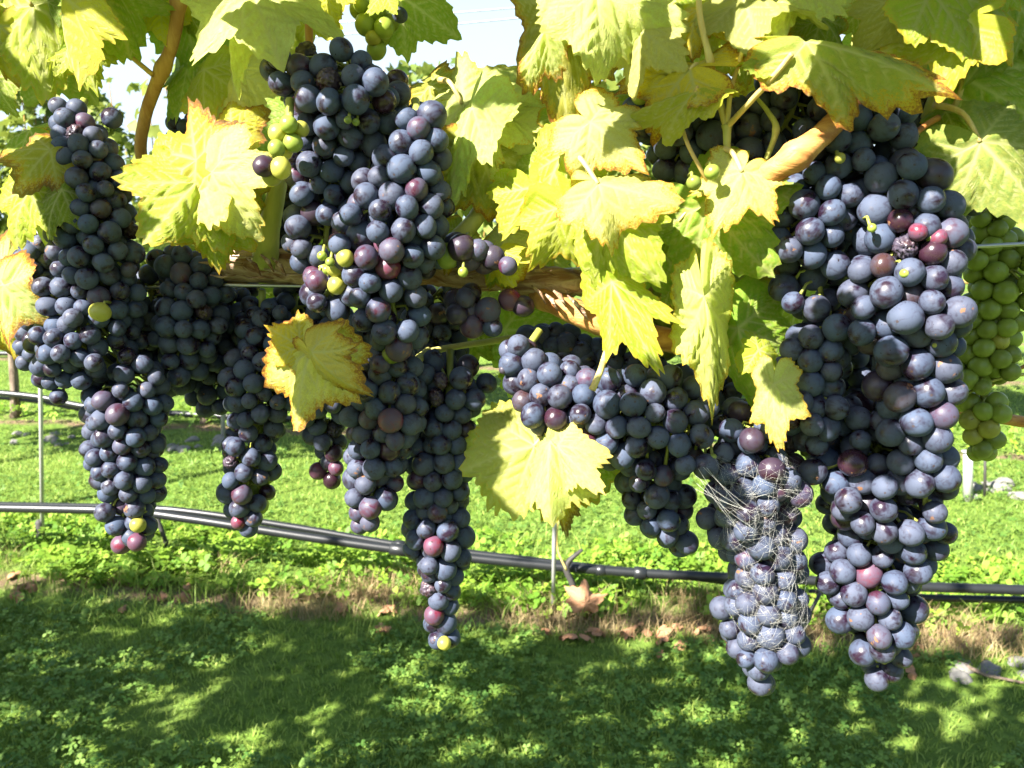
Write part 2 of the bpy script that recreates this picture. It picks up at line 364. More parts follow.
def leaf_mesh(name, seed, NA=132, NR=26, droop=.6, cup=.1, fold=.15, wave=.06, lob=1.0, twist=0.0, teeth=.06, curl=0.0):
    rnd = random.Random(seed*13+1)
    th = np.linspace(-math.pi, math.pi, NA+1)[:-1]; rr = leaf_outline(th, seed, lob, teeth)
    u = (np.arange(1, NR+1)/NR)**.9
    x = (u[:, None]*rr[None]*np.sin(th)[None]).ravel(); y = (u[:, None]*rr[None]*np.cos(th)[None]).ravel()
    x = np.concatenate([[0], x]); y = np.concatenate([[0], y]); uu = np.concatenate([[0], np.repeat(u, NA)])
    thh = np.concatenate([[0], np.tile(th, NR)])
    vein = np.zeros(len(x)); pts = np.stack([x, y], 1); dmin = np.full(len(x), 9.)
    for a, b, w in _veins:
        ab = b-a; t = np.clip(((pts-a)@ab)/(ab@ab), 0, 1); d = np.linalg.norm(pts-(a+t[:, None]*ab), axis=1)
        vein = np.maximum(vein, np.exp(-(d/(w*(1.1-.6*t)))**2)*(1-.35*t)); dmin = np.minimum(dmin, d)
    rad = np.sqrt(x*x+y*y); z = np.zeros(len(x))
    z += .75*np.minimum(dmin, .05)                                    # the blade puffs up between the veins
    z += -cup*rad**2 - fold*np.abs(x)*.9
    p1, p2, p3 = rnd.uniform(0, 6), rnd.uniform(0, 6), rnd.uniform(0, 6)
    z += wave*rad**2*(np.sin(3*thh+p1)+.7*np.sin(5*thh+p2)+.35*np.sin(9*thh+p3))
    z += curl*np.clip(rad-.5, 0, 1)**2*2
    if abs(droop) > 1e-3:                                             # bend the tip down
        k = droop; yy = y.copy(); r0 = 1/k
        ang = yy*k; y = (r0-z*-1)*np.sin(ang) if False else (r0+z)*np.sin(ang); z = (r0+z)*np.cos(ang)-r0
    if twist:
        a = twist*uu*np.cos(thh); x, z = x*np.cos(a)-z*np.sin(a), x*np.sin(a)+z*np.cos(a)
    V = np.stack([x, y, z], 1)
    L, C = [], []
    for k in range(NA):
        L += [0, 1+(k+1) % NA, 1+k]; C.append(3)
    for j in range(NR-1):
        b0 = 1+j*NA; k = np.arange(NA); k1 = (k+1) % NA
        L += list(np.stack([b0+k, b0+k1, b0+NA+k1, b0+NA+k], 1).ravel()); C += [4]*NA
    me = mesh_np(name, V, L, C, True); me.flip_normals()
    fattr(me, 'vein', vein); fattr(me, 'edge', uu**2); me.materials.append(M['leaf']); return me

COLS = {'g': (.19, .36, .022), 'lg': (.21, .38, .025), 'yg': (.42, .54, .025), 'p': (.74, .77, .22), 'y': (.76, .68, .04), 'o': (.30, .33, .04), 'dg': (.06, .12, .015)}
def leaf_frame(px, py, ang, tu, tl, Y, spin_n=0):
    tip = (RT*math.cos(R(ang)) + UP*math.sin(R(ang))).normalized(); nrm = -FWD
    m = Matrix.Rotation(R(tl), 3, UP) if tl else Matrix.Identity(3)
    m2 = Matrix.Rotation(R(tu), 3, RT)           # positive: the face turns up to the sky
    rot = m @ m2
    tip = rot @ tip; nrm = rot @ nrm; side = tip.cross(nrm).normalized()
    mat = Matrix((side, tip, nrm)).transposed()
    return mat
vine = empty('grapevine', (0, .47, 0))
tag(vine, 'old grapevine with tan cordon and yellowing autumn leaves filling the foreground', 'grapevine', 'grapevines in rows')
LEAFN = [0]
def leaf(px, py, ln, ang, col='yg', brown=.3, dy=0.0, tu=8, tl=0, droop=.7, fold=.15, cup=.1, wave=.06, lob=1.0, twist=0.0, curl=0.0, pet=None, seed=None, teeth=.06, sx=1.0):
    LEAFN[0] += 1; seed = seed or LEAFN[0]*7+3; jr = random.Random(seed*5); wave *= jr.uniform(1.6, 2.8); tu += jr.uniform(-14, 14); tl += jr.uniform(-40, 8); tu += 6; fold += jr.uniform(-.05, .3); droop *= jr.uniform(.7, 1.7); twist = twist or jr.uniform(-.35, .35); teeth = .065; brown += .12
    Y = rowY(px, dy); s = scale_at(px, py, Y)*ln*1.04
    me = leaf_mesh('leaf', seed, droop=droop, fold=fold, cup=cup, wave=wave, lob=lob, twist=twist, curl=curl, teeth=teeth)
    o = link('leaf', me, None, vine)
    m = leaf_frame(px, py, ang, -tu, tl, Y).to_4x4(); m.translation = P(px, py, Y)
    o.matrix_world = Matrix.Identity(4)
    mw = m @ Matrix.Diagonal((s*sx, s, s, 1))
    o.parent = vine; o.matrix_parent_inverse = Matrix.Translation(vine.location).inverted()
    loc, rot, sc = mw.decompose(); o.location = loc; o.rotation_mode = 'QUATERNION'; o.rotation_quaternion = rot; o.scale = sc
    c = COLS[col] if isinstance(col, str) else col; j = random.Random(seed)
    o.color = (*[max(0.0, x*(1+j.uniform(-.12, .12))) for x in c], brown)
    if pet:                                       # its stalk, to a point on the shoot
        t = Tubes(); a = P(px, py, Y); b = P(pet[0], pet[1], rowY(pet[0], pet[2] if len(pet) > 2 else dy+.01)); mid = (a+b)/2+Vector((0, -.004, .004))
        t.add(smooth_path([a, mid, b], 5), interp([.0011, .0013, .0019], 11), 7); q = t.build('petiole', M['petiole'])
        q.parent = o; q.matrix_parent_inverse = mw.inverted()
    return o

# (x, y of the stalk's end, length in px, direction of the tip in degrees: 0 right, -90 down)
SHADE_LEAVES = [(355, 100, .12, .038), (925, 190, .17, .035),  # spots on the bunches shaded by leaves added out of view
        (160, 300, .26, .05), (195, 340, .29, .045), (445, 450, .34, .05), (460, 500, .36, .045), (850, 430, .33, .04), (890, 440, .34, .035), (110, 210, .24, .035), (840, 380, .3, .04), (700, 480, .35, .04)]
# --- top left
leaf(32, 6, 92, -78, 'yg', .3, -.035, 12, 10, .5, .25, pet=(10, -20))
leaf(62, -6, 92, -84, 'y', .35, -.05, -5, -30, .4, .5, sx=.45, twist=.4)
leaf(100, -14, 75, -62, 'lg', .05, -.03, 10, 0, .5, .1, pet=(150, -30))
leaf(48, 44, 72, -48, 'g', .15, -.02, 0, 20, .6, .3)
leaf(72, 38, 62, -58, 'yg', .2, -.03, 15, 0, .5, .3, sx=.7)
leaf(0, 26, 62, -100, 'y', .6, -.04, 0, 0, .6, .2)
leaf(-5, 80, 40, -60, 'g', .3, 0, 0, 0, .6, .2)
leaf(182, 8, 72, -20, 'lg', .1, .01, 10, 0, .5, .2)
leaf(172, 4, 50, -150, 'o', .2, .015, 0, 0, .5, .2)
leaf(252, -6, 105, -68, 'p', .12, -.055, 20, 5, .4, .12, wave=.1, pet=(205, -30))
leaf(232, 2, 92, -98, 'p', .2, -.05, 5, -35, .3, .5, sx=.5)
leaf(190, 60, 62, -50, 'lg', .2, .01, 10, 0, .4, .2)
leaf(232, 74, 72, -66, 'p', .1, -.01, 15, 5, .4, .2)
leaf(205, 70, 58, -85, 'yg', .35, -.01, 0, 0, .6, .2)
leaf(176, 78, 45, -120, 'lg', .2, .02, 0, 0, .6, .2)
leaf(208, 156, 92, 155, 'y', .75, -.045, 28, 0, .5, .2, wave=.09, pet=(210, 120, -.01))
leaf(232, 128, 48, 100, 'y', .7, -.03, 20, 0, .5, .2)
leaf(190, 172, 78, -122, 'yg', .25, -.055, 10, 10, .6, .12, pet=(205, 160, -.03))
leaf(205, 168, 82, -52, 'p', .3, -.05, 18, -10, .5, .2, lob=1.15, pet=(203, 150, -.03))
leaf(203, 208, 62, -80, 'yg', .4, -.04, 0, 0, .6, .2)
leaf(236, 178, 58, -75, 'y', .5, -.03, -10, 0, .6, .2, sx=.6)
leaf(58, 146, 64, 178, 'o', .85, -.045, 30, 0, .7, .25, wave=.1)
leaf(30, 130, 50, -160, 'g', .7, -.02, 20, 0, .7, .25)
leaf(28, 186, 60, -118, 'yg', .2, -.05, 12, 0, .5, .25, pet=(60, 160))
leaf(70, 190, 55, -108, 'lg', .2, -.055, 10, -20, .4, .45, sx=.6)
leaf(38, 190, 52, -85, 'yg', .1, -.04, 10, 10, .5, .25)
leaf(60, 152, 40, -60, 'p', .6, -.045, 10, 0, .8, .2)
leaf(8, 262, 78, -97, 'p', .75, -.03, 8, 0, .5, .3, sx=.6)
leaf(-8, 300, 70, -75, 'y', .7, -.01, 0, 0, .5, .2, sx=.6)
leaf(196, 182, 86, -124, 'yg', .35, -.062, 6, 22, .5, .1, seed=1201)
leaf(212, 172, 84, -58, 'p', .35, -.064, 8, 10, .5, .12, seed=1202)
leaf(196, 160, 84, 160, (.50, .50, .04), .75, -.06, 16, 20, .5, .12, seed=1203)
leaf(214, 216, 60, -95, 'yg', .45, -.05, 0, 10, .5, .1, seed=1204)
leaf(50, 150, 62, 176, (.42, .40, .04), .85, -.065, 20, 20, .5, .15, seed=1205)
leaf(30, 190, 60, -116, 'yg', .25, -.066, 8, 20, .5, .15, seed=1206)
leaf(62, 190, 56, -112, 'lg', .2, -.068, 8, 10, .5, .2, sx=.7, seed=1207)
leaf(4, 285, 76, -92, 'p', .7, -.066, 8, 10, .5, .2, sx=.6, seed=1208)
# --- the hanging leaf in front
leaf(310, 352, 82, -100, (.92, .86, .16), .6, -.095, 4, 8, .35, .1, lob=1.15, wave=.05, pet=(322, 330, -.06), seed=91)
leaf(312, 352, 78, -42, (.78, .62, .12), .7, -.105, -12, -35, .5, .35, sx=.65, seed=92)
leaf(300, 346, 42, 150, 'y', .5, -.092, 10, 0, .5, .2, seed=93)
# --- top centre
leaf(400, -4, 70, -34, 'lg', .15, .005, 0, 8, .5, .15, pet=(380, -20))
leaf(385, -8, 30, -120, 'yg', .2, -.03, 10, 0, .5, .2)
leaf(330, -12, 42, -90, 'y', .35, -.02, 10, 0, .5, .2)
leaf(310, 10, 45, -110, 'yg', .35, .01, 10, 0, .5, .2)
leaf(300, -4, 60, -100, 'yg', .2, .02, 10, 0, .5, .2)
leaf(430, 86, 52, -30, 'o', .8, .005, 5, 0, .5, .2)
leaf(462, 104, 98, -12, 'p', .35, -.02, 25, 0, .4, .15, wave=.1, pet=(440, 80))
leaf(472, 108, 96, -106, 'p', .25, -.04, 8, -20, .3, .4, sx=.55)
leaf(480, 152, 82, -68, 'o', .6, -.03, 0, 0, .5, .15)
leaf(500, 120, 60, -60, 'p', .3, -.02, 12, 0, .5, .15)
leaf(556, 8, 138, -87, 'o', .62, -.045, -2, 12, .3, .2, sx=.55, pet=(548, -20))
leaf(545, 30, 70, -120, 'p', .6, -.05, 0, -20, .5, .4, sx=.5)
leaf(596, -10, 105, -32, 'p', .22, -.055, 22, 0, .4, .15, wave=.09, pet=(600, -40))
leaf(584, -6, 70, -95, 'yg', .2, -.03, 12, 0, .5, .2)
leaf(690, 70, 104, 168, 'y', .62, -.06, 25, 0, .4, .25, wave=.08, sx=.62, pet=(700, 80, -.04))
leaf(640, 30, 66, -42, 'p', .25, -.05, 20, 0, .5, .2)
leaf(696, 92, 84, -176, 'yg', .08, -.065, 35, 0, .45, .2, sx=.45, pet=(712, 60, -.04))
leaf(600, 104, 56, -12, 'lg', .1, -.03, 20, 0, .5, .2)
leaf(590, 122, 74, -42, 'p', .55, -.06, 15, 0, .5, .2, wave=.09)
leaf(562, 156, 78, -118, 'yg', .22, -.05, 10, 0, .5, .2)
leaf(532, 188, 66, -70, 'yg', .3, -.045, 10, 10, .5, .2)
leaf(598, 184, 80, -20, 'p', .5, -.08, 25, 0, .45, .2, wave=.09, pet=(560, 150, -.04))
leaf(566, 206, 78, -64, 'yg', .4, -.06, 5, 10, .5, .2, wave=.08)
leaf(604, 205, 108, -58, 'yg', .15, -.07, 12, 0, .5, .25, sx=.75)
leaf(612, 282, 104, -62, 'yg', .35, -.075, 10, -20, .3, .4, sx=.5)
leaf(545, 170, 46, -150, 'lg', .1, -.03, 10, 0, .5, .2)
leaf(506, 236, 50, -70, 'p', .6, -.02, 10, 0, .5, .2)
leaf(742, 172, 64, -118, 'p', .5, -.07, 14, 0, .6, .2, pet=(715, 150, -.05))
leaf(706, 204, 100, -52, 'lg', .1, -.055, 5, 5, .5, .22, pet=(715, 180, -.05))
leaf(700, 216, 74, -110, 'g', .1, -.045, 5, 0, .5, .22)
leaf(744, 226, 56, -28, 'y', .4, -.05, 15, 0, .6, .2)
leaf(652, 240, 78, -50, 'g', .1, -.03, 5, 0, .5, .2)
leaf(704, 296, 128, -82, 'p', .4, -.08, 8, -5, .5, .3, sx=.36, wave=.1, twist=.5, lob=1.3)
leaf(738, 328, 98, -74, 'lg', .15, -.05, 0, 0, .5, .3, sx=.75)
leaf(758, 350, 44, -20, 'yg', .3, -.055, 10, 0, .8, .25)
leaf(774, 384, 72, -88, 'p', .45, -.075, 12, 0, .5, .25, sx=.55)
# --- top right
leaf(742, -2, 88, -22, (.40, .45, .13), .1, -.05, 28, 0, .4, .2, pet=(700, -20))
leaf(690, 6, 56, -60, 'yg', .1, -.03, 10, 0, .5, .2)
leaf(690, 20, 50, -110, 'yg', .15, -.02, 10, 0, .5, .2)
leaf(780, -14, 70, -30, 'p', .2, -.05, 25, 0, .5, .2)
leaf(780, 24, 92, -4, 'g', .05, -.02, 20, 0, .5, .2)
leaf(735, 50, 48, -20, 'o', .5, -.015, 10, 0, .5, .2)
leaf(775, 66, 92, -8, 'y', .65, .0, 10, 0, .5, .2, sx=.5)
leaf(806, 42, 138, -25, (.30, .42, .08), .6, -.085, 15, 0, .35, .4, sx=.40, wave=.05, seed=77)
leaf(780, 52, 90, 14, 'lg', .1, -.07, 35, 0, .5, .2, sx=.5)
leaf(930, -8, 96, -10, 'yg', .35, -.055, 18, 0, .5, .25, pet=(960, -20, -.04))
leaf(905, -4, 72, -75, (.40, .45, .09), .25, -.05, 10, 0, .5, .25)
leaf(968, 20, 82, -170, 'yg', .4, -.06, 15, 0, .5, .25)
leaf(1010, -10, 100, -108, 'g', .15, -.02, 5, 0, .5, .2)
leaf(1030, 70, 60, -150, 'g', .05, -.01, 5, 0, .5, .2)
leaf(925, 80, 72, -60, 'lg', .1, .01, 10, 0, .5, .2)
leaf(958, 62, 40, -120, 'p', .4, -.02, 10, 0, .5, .3, sx=.6)
leaf(962, 78, 100, -38, 'g', .0, -.02, 10, 0, .5, .2, pet=(950, 120, -.02))
leaf(980, 142, 100, -52, (.20, .33, .055), .03, -.05, 15, 0, .35, .2, pet=(935, 105, -.03), seed=78)
leaf(946, 112, 48, -25, 'lg', .3, -.03, 20, 0, .5, .3, sx=.6)
leaf(910, 50, 60, -80, 'g', .0, .03, 10, 0, .5, .2)
# --- the big pale leaf below the middle
leaf(534, 446, 84, -168, (.50, .55, .13), .25, -.055, 8, 12, .55, .12, wave=.04, lob=1.35, seed=81, pet=(590, 395, -.02))
leaf(550, 442, 88, -80, 'p', .3, -.07, 16, 10, .4, .5, lob=1.5, sx=.6, seed=82)
leaf(558, 446, 66, -36, 'p', .3, -.072, 20, -10, .4, .4, lob=1.3, sx=.6, seed=86)
leaf(560, 436, 98, -50, 'lg', .45, -.03, 0, 10, .5, .2, seed=83)
leaf(520, 440, 82, -118, (.5, .53, .12), .3, -.045, 6, 10, .6, .2, seed=84)
leaf(562, 495, 44, -88, 'y', .95, -.04, 0, 0, .5, .3, sx=.5)
# --- deeper leaves, behind the fruit
rl = random.Random(21)
for i in range(84):
    px, py = rl.choice([(rl.uniform(600, 1024), rl.uniform(-25, 30)), (rl.uniform(450, 640), rl.uniform(60, 300)), (rl.uniform(0, 260), rl.uniform(-30, 25)), (rl.uniform(480, 1024), rl.uniform(-25, 35)), (rl.uniform(630, 770), rl.uniform(190, 300))])
    if 625 < px < 840 and 45 < py < 225 or 420 < px < 540 and py < 110: continue
    leaf(px, py, rl.uniform(30, 58), -90+rl.uniform(-55, 55), rl.choice(['p', 'yg', 'lg', 'yg', 'y', 'g']), rl.uniform(.1, .7), rl.uniform(-.045, .03), rl.uniform(0, 30), rl.uniform(-25, 25), .9, .3, sx=rl.uniform(.55, 1))
over = []
def shade_leaf(px, py, dist, ln, dy=-.05, col='lg', side=0.0):
    """an unseen loose leaf added towards the sun to shade the given spot"""
    p = P(px, py, rowY(px, dy))+to_sun*dist*1.12; me = leaf_mesh('leaf', 500+len(over), NA=90, NR=10, droop=.5, cup=.1, wave=.1)
    o = link('leaf', me, None, vine); q = (to_sun+Vector((random.uniform(-.3, .3), random.uniform(-.3, .3), .1))).to_track_quat('Z', 'Y') @ Matrix.Rotation(random.uniform(0, 6.28), 3, 'Z').to_quaternion()
    o.rotation_mode = 'QUATERNION'; o.rotation_quaternion = q; o.location = p; o.scale = (ln, ln, ln); o.color = (*COLS[col], .2); over.append((o, p))
for a in SHADE_LEAVES: shade_leaf(*a)
over.sort(key=lambda a: a[1].x)
for a in ((505, 330, 80, -60, 'g'), (540, 350, 70, -130, 'lg'), (640, 250, 90, -80, 'g'), (675, 260, 80, -30, 'lg'), (610, 330, 66, -100, 'g'),
          (470, 110, 60, -40, 'lg'), (515, 250, 70, -80, 'o'), (905, 380, 76, -90, 'g'), (795, 300, 60, -100, 'g'), (220, 330, 80, -80, 'g'),
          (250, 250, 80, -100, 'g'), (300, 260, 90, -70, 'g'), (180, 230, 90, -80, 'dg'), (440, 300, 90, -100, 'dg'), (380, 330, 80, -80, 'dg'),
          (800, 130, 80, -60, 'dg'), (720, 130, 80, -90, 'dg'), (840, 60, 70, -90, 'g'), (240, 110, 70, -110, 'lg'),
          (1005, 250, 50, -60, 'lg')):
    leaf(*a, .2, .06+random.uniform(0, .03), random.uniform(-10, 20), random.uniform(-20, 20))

# ------------------------------------------------------------------ wood of the near vine
def vpath(pts): return [P(x, y, rowY(x, d)) for x, y, d in pts]
def wood(name, pts, rpx, mat, n=12, bump=.12, seed=1, nodes=()):
    path = smooth_path(vpath(pts), 8); m = len(path); rr = interp(rpx, m)
    for k in nodes:
        for i in range(m): rr[i] *= 1+.35*math.exp(-((i/(m-1)-k)*m/1.6)**2)
    s = scale_at(pts[0][0], pts[0][1], rowY(pts[0][0], pts[0][2]))
    t = Tubes(); t.add(path, [r*s for r in rr], n, bump, seed); return t.build(name, M[mat], vine)
c = wood('cordon', [(170, 290, .03), (215, 272, .01), (265, 265, 0), (330, 270, 0), (420, 268, 0), (500, 275, -.005), (560, 282, -.01), (600, 285, 0), (660, 290, .02)], [10, 14, 16, 16, 16, 15, 12, 10, 6], 'cordon', 18, .28, 3)
c2 = wood('cane', [(535, 292, -.005), (560, 305, -.015), (600, 322, -.02), (650, 336, -.018), (705, 348, -.01), (745, 358, .0)], [9, 12, 13, 12, 11, 9], 'cane', 14, .06, 4, (.1,))
wood('cane', [(740, 357, 0), (790, 372, .015), (900, 400, .06), (1000, 418, .10), (1040, 424, .10)], [9, 9, 8, 7, 7], 'cane', 14, .06, 44)
c3 = wood('cane', [(660, 240, .01), (720, 212, -.03), (765, 178, -.064), (810, 145, -.07), (850, 105, -.05), (905, 30, .01), (920, -30, .02)], [7, 9, 10.5, 9.5, 9, 8, 7], 'cane', 14, .07, 5, (.45,))
c4 = wood('spur', [(265, 262, -.01), (268, 235, -.02), (275, 200, -.022), (282, 165, -.015), (290, 130, 0)], [14, 11, 9, 8, 6], 'greenstem', 12, .08, 6)
wood('spur', [(425, 262, -.01), (450, 245, -.02), (478, 215, -.02), (500, 170, 0)], [10, 9, 8, 6], 'greenstem', 12, .06, 7)
wood('shoot', [(196, 275, .02), (165, 220, .02), (142, 160, .01), (145, 118, .005), (158, 80, 0), (172, 45, -.005), (178, 8, -.005), (180, -40, 0)], [6.5, 6, 5.5, 5.5, 6, 5.5, 6, 5], 'shoot', 12, .05, 8, (.62, .88))
wood('shoot', [(310, 50, .0), (309, 20, 0), (312, -40, 0)], [4, 4, 4], 'shoot', 10, .05, 9)
wood('shoot', [(915, 150, 0), (930, 110, -.015), (945, 80, -.02), (965, 55, -.02), (975, 20, -.045), (985, -40, -.03)], [5, 6, 7, 9, 5, 5], 'greenstem', 12, .05, 10, (.55,))
wood('tendril', [(965, 62, -.02), (990, 55, -.02), (1040, 44, -.01)], [3.5, 3, 2.5], 'shoot', 8, .05, 10)
wood('tendril', [(153, 75, -.005), (125, 52, -.012), (95, 30, -.02), (66, 8, -.02)], [2.6, 2.4, 2.2, 2], 'petiole', 8, .05, 11)
wood('shoot', [(728, 185, -.045), (727, 150, -.055), (727, 125, -.055)], [3.4, 3.5, 4.2], 'greenstem', 10, .05, 12, (1,))
wood('tendril', [(727, 127, -.055), (731, 90, -.06), (740, 60, -.062), (744, 40, -.06)], [2.8, 2.4, 2, 2], 'petiole', 8, .05, 13)
wood('tendril', [(727, 127, -.055), (752, 100, -.07), (775, 75, -.08), (792, 54, -.085)], [3, 2.8, 2.8, 2.6], 'petiole', 8, .05, 14)
wood('tendril', [(727, 128, -.055), (718, 95, -.055), (710, 60, -.06), (700, 15, -.06), (698, -30, -.05)], [4, 3.6, 3.2, 3, 3], 'petiole', 8, .05, 15, (.5,))
wood('tendril', [(678, 108, -.05), (686, 140, -.06), (700, 168, -.065), (710, 186, -.06)], [2, 2, 2, 1.6], 'petiole', 8, .05, 16)
wood('tendril', [(754, 95, -.04), (768, 112, -.05), (776, 130, -.055), (766, 160, -.05)], [1.7, 2.4, 3, 2.6], 'greenstem', 8, .05, 17, (.66,))
wood('tendril', [(606, 352, -.05), (600, 372, -.075), (592, 390, -.08)], [3, 3.2, 3.6], 'petiole', 8, .05, 18)
wood('tendril', [(672, 232, -.03), (678, 222, -.05), (692, 205, -.05)], [2, 1.5, 1.3], 'petiole', 6, .05, 19)
wood('tendril', [(900, 150, -.05), (922, 128, -.04), (938, 118, -.03)], [2.6, 3.2, 3.6], 'cane', 8, .05, 20)
wood('tendril', [(405, 372, -.04), (430, 352, -.01), (500, 340, .01), (560, 330, .03)], [3.4, 3.4, 4, 4], 'greenstem', 8, .05, 21, (.3,))
wood('tendril', [(392, 385, -.05), (412, 368, -.045), (428, 350, -.01)], [2.5, 4, 4], 'greenstem', 8, .05, 22)
wood('tendril', [(985, 390, .06), (1005, 375, .06), (1040, 360, .06)], [2.4, 2, 2], 'shoot', 6, .05, 23)
wood('tendril', [(965, 395, .05), (995, 380, .05), (1040, 372, .05)], [1.5, 1.5, 2], 'greenstem', 6, .05, 24)
# loose strips of old bark on the cordon
t = Tubes()
for i in range(26):
    x = 205+i*13.5+random.uniform(-5, 5); y = 266+random.uniform(-9, 12)
    t.add(vpath([(x-12, y+random.uniform(-3, 3), -.016), (x, y, -.021), (x+14, y+random.uniform(-4, 6), -.017)]), [.0003, .0009, .0003], 5, .3, i)
for (x, y) in ((540, 290), (552, 297), (560, 293), (576, 300), (582, 306), (268, 258), (280, 262), (255, 262)):
    t.add(vpath([(x-8, y-4, -.02), (x, y+3, -.032), (x+6, y+14, -.03)]), [.0006, .0014, .0004], 5, .5, x)
t.build('bark_strip', M['cordon'], vine)

# ------------------------------------------------------------------ bunches of grapes
def berry_mesh(name, sx, sy, sz, mat, seed, shrivel=0):
    bm = bmesh.new(); bmesh.ops.create_icosphere(bm, subdivisions=4 if not shrivel else 4, radius=.0070)
    for v in bm.verts:
        q = v.co.normalized(); k = 1+.025*mnoise.noise(q*1.4+Vector((seed, 0, 0)))
        if shrivel: k *= 1-shrivel*abs(mnoise.noise(q*3+Vector((seed, 3, 0))))*1.4
        v.co = Vector((v.co.x*sx, v.co.y*sy, v.co.z*sz))*k
    for f in bm.faces: f.smooth = True
    me = bpy.data.meshes.new(name); bm.to_mesh(me); bm.free(); me.materials.append(mat); return me
DARKM = [berry_mesh('grape', 1+random.uniform(-.03, .03), 1+random.uniform(-.03, .03), random.uniform(.99, 1.07), M['berry'], i) for i in range(6)]
GREENM = [berry_mesh('grape', 1, 1, 1.03, M['green'], i) for i in range(3)]
SHRIV = [berry_mesh('grape', 1, .9, 1, M['berry'], 5, .35), berry_mesh('grape', .8, 1, .9, M['berry'], 8, .5)]
KINDS = {'dark': ((.012, .007, .018), (.75, 1.1)), 'bare': ((.028, .010, .018), (.0, .35)), 'purple': ((.07, .02, .04), (.5, .85)), 'red': ((.16, .02, .04), (.35, .65)),
         'brown': ((.045, .022, .02), (.35, .6)), 'green': ((.22, .30, .035), (0, 0)), 'yellow': ((.42, .40, .06), (0, 0)), 'shrivel': ((.05, .02, .02), (.2, .5))}
PLACED = np.zeros((0, 3)); PR = np.zeros(0)
def hashgrid_filter(pts, rad):
    keep = np.ones(len(pts), bool)
    if len(PLACED):
        for i, p in enumerate(pts):
            d = np.linalg.norm(PLACED-p, axis=1)
            if (d < (PR+rad[i])*.80).any(): keep[i] = False
    return keep
def bunch(label, axis, dy=0.0, size=1.0, fill=1.0, kinds=None, recolor=(), extra=(), mat_all=None, loose=0.0, flat=.85, top=None, group='ripening bunches of dark grapes', cat='bunch of grapes', name='grape_bunch'):
    """axis: (px, py, half width px [, dy]); berries are packed over the tube round it"""
    global PLACED, PR
    rnd = random.Random(hash(label) % 9999 if False else sum(map(ord, label))); rg = np.random.default_rng(sum(map(ord, label)))
    r0 = .0063*size
    A = [P(a[0], a[1], rowY(a[0], dy+(a[3] if len(a) > 3 else 0))) for a in axis]
    Rw = [a[2]*scale_at(a[0], a[1], rowY(a[0], dy)) for a in axis]
    path = smooth_path(A, 6); Rr = np.array(interp(Rw, len(path))); Pt = np.array([tuple(p) for p in path])
    seg = np.linalg.norm(np.diff(Pt, axis=0), axis=1); cum = np.concatenate([[0], np.cumsum(seg)]); Ltot = cum[-1]
    def at(s): return np.stack([np.interp(s, cum, Pt[:, k]) for k in range(3)], 1), np.interp(s, cum, Rr)
    area = float(np.sum(2*np.pi*((Rr[1:]+Rr[:-1])/2)*seg)); 
    n = max(6, int(area*fill/(r0*r0*3.5)))
    # start points on the shell
    ss = rg.random(n*3)*Ltot; c_, rr_ = at(ss); w = rg.random(len(ss)) < rr_/rr_.max(); ss = ss[w][:n]; n = len(ss)
    th = rg.random(n)*2*np.pi; C, Rc = at(ss)
    rad = r0*np.clip(rg.normal(1, .09, n), .74, 1.2)
    if loose: rad *= np.where(rg.random(n) < loose, .55, 1)
    t = np.array([tuple(p) for p in path]); T = (t[-1]-t[0]); T /= np.linalg.norm(T); e1 = np.cross(T, [0, 1, 0]); e1 /= np.linalg.norm(e1); e2 = np.cross(T, e1)
    off = (np.cos(th)[:, None]*e1+np.sin(th)[:, None]*e2*flat)*np.maximum(Rc-rad, rad*.3)[:, None]
    X = C+off
    depthf = rg.random(n)**1.3*.7
    bumpf = 1.05+.62*np.array([mnoise.noise(Vector(tuple(x*34))) for x in X])
    for it in range(70):
        D = X[:, None]-X[None]; d = np.linalg.norm(D, axis=2)+1e-9; want = (rad[:, None]+rad[None])*.97; np.fill_diagonal(d, 9)
        push = np.clip(want-d, 0, None); X = X+.42*(D/d[:, :, None]*push[:, :, None]).sum(1)
        # back to the shell
        dd = np.linalg.norm(X[:, None]-Pt[None], axis=2); j = dd.argmin(1)
        c = Pt[j]; v = X-c; v = v.copy(); v2 = v.copy(); v2[:, 1] /= flat
        rho = np.linalg.norm(v2, axis=1)+1e-9; tgt = np.maximum(Rr[j]*bumpf-rad, rad*.25)
        lo = tgt*(1-depthf); f = np.clip(rho, lo, tgt)/rho; X = c+v*(1+(f-1)*.6)[:, None]
    tail = np.linalg.norm(X-Pt[-1], axis=1) < Ltot*.30
    kt = ~(tail & (rg.random(len(X)) < .22)); X, rad = X[kt], rad[kt]
    k = hashgrid_filter(X, rad); X, rad = X[k], rad[k]
    items = [(Vector(tuple(x)), r, None) for x, r in zip(X, rad)]
    for e in extra:
        px, py, kd = e[:3]; rs = e[3] if len(e) > 3 else 1.0; ddy = e[4] if len(e) > 4 else -.018
        Ye = rowY(px, dy+ddy); pr = P(px, py, rowY(px, dy)); nr = [x[1] for x, r in zip(X, rad) if math.hypot(x[0]-pr.x, x[2]-pr.z) < r0*1.3]
        if nr: Ye = min(nr)-r0*(.35+.5*rs)
        items.append((P(px, py, Ye), r0*rs, kd))
    PLACED = np.concatenate([PLACED, X]); PR = np.concatenate([PR, rad])
    root = empty(name, A[0]); tag(root, label, cat, group)
    # pick the kinds
    scr = []
    for p, r, kd in items:
        q = p-Vector((0, 0, H)); z = q.dot(FWD); scr.append((512+F*q.x/z, 384-F*q.dot(UP)/z, z))
    kk = [kd for _, _, kd in items]
    for (px, py, kd) in recolor:
        best = min(range(len(items)), key=lambda i: math.hypot(scr[i][0]-px, scr[i][1]-py)+scr[i][2]*500); kk[best] = kd
    ks = kinds or (('dark', 1.0),)
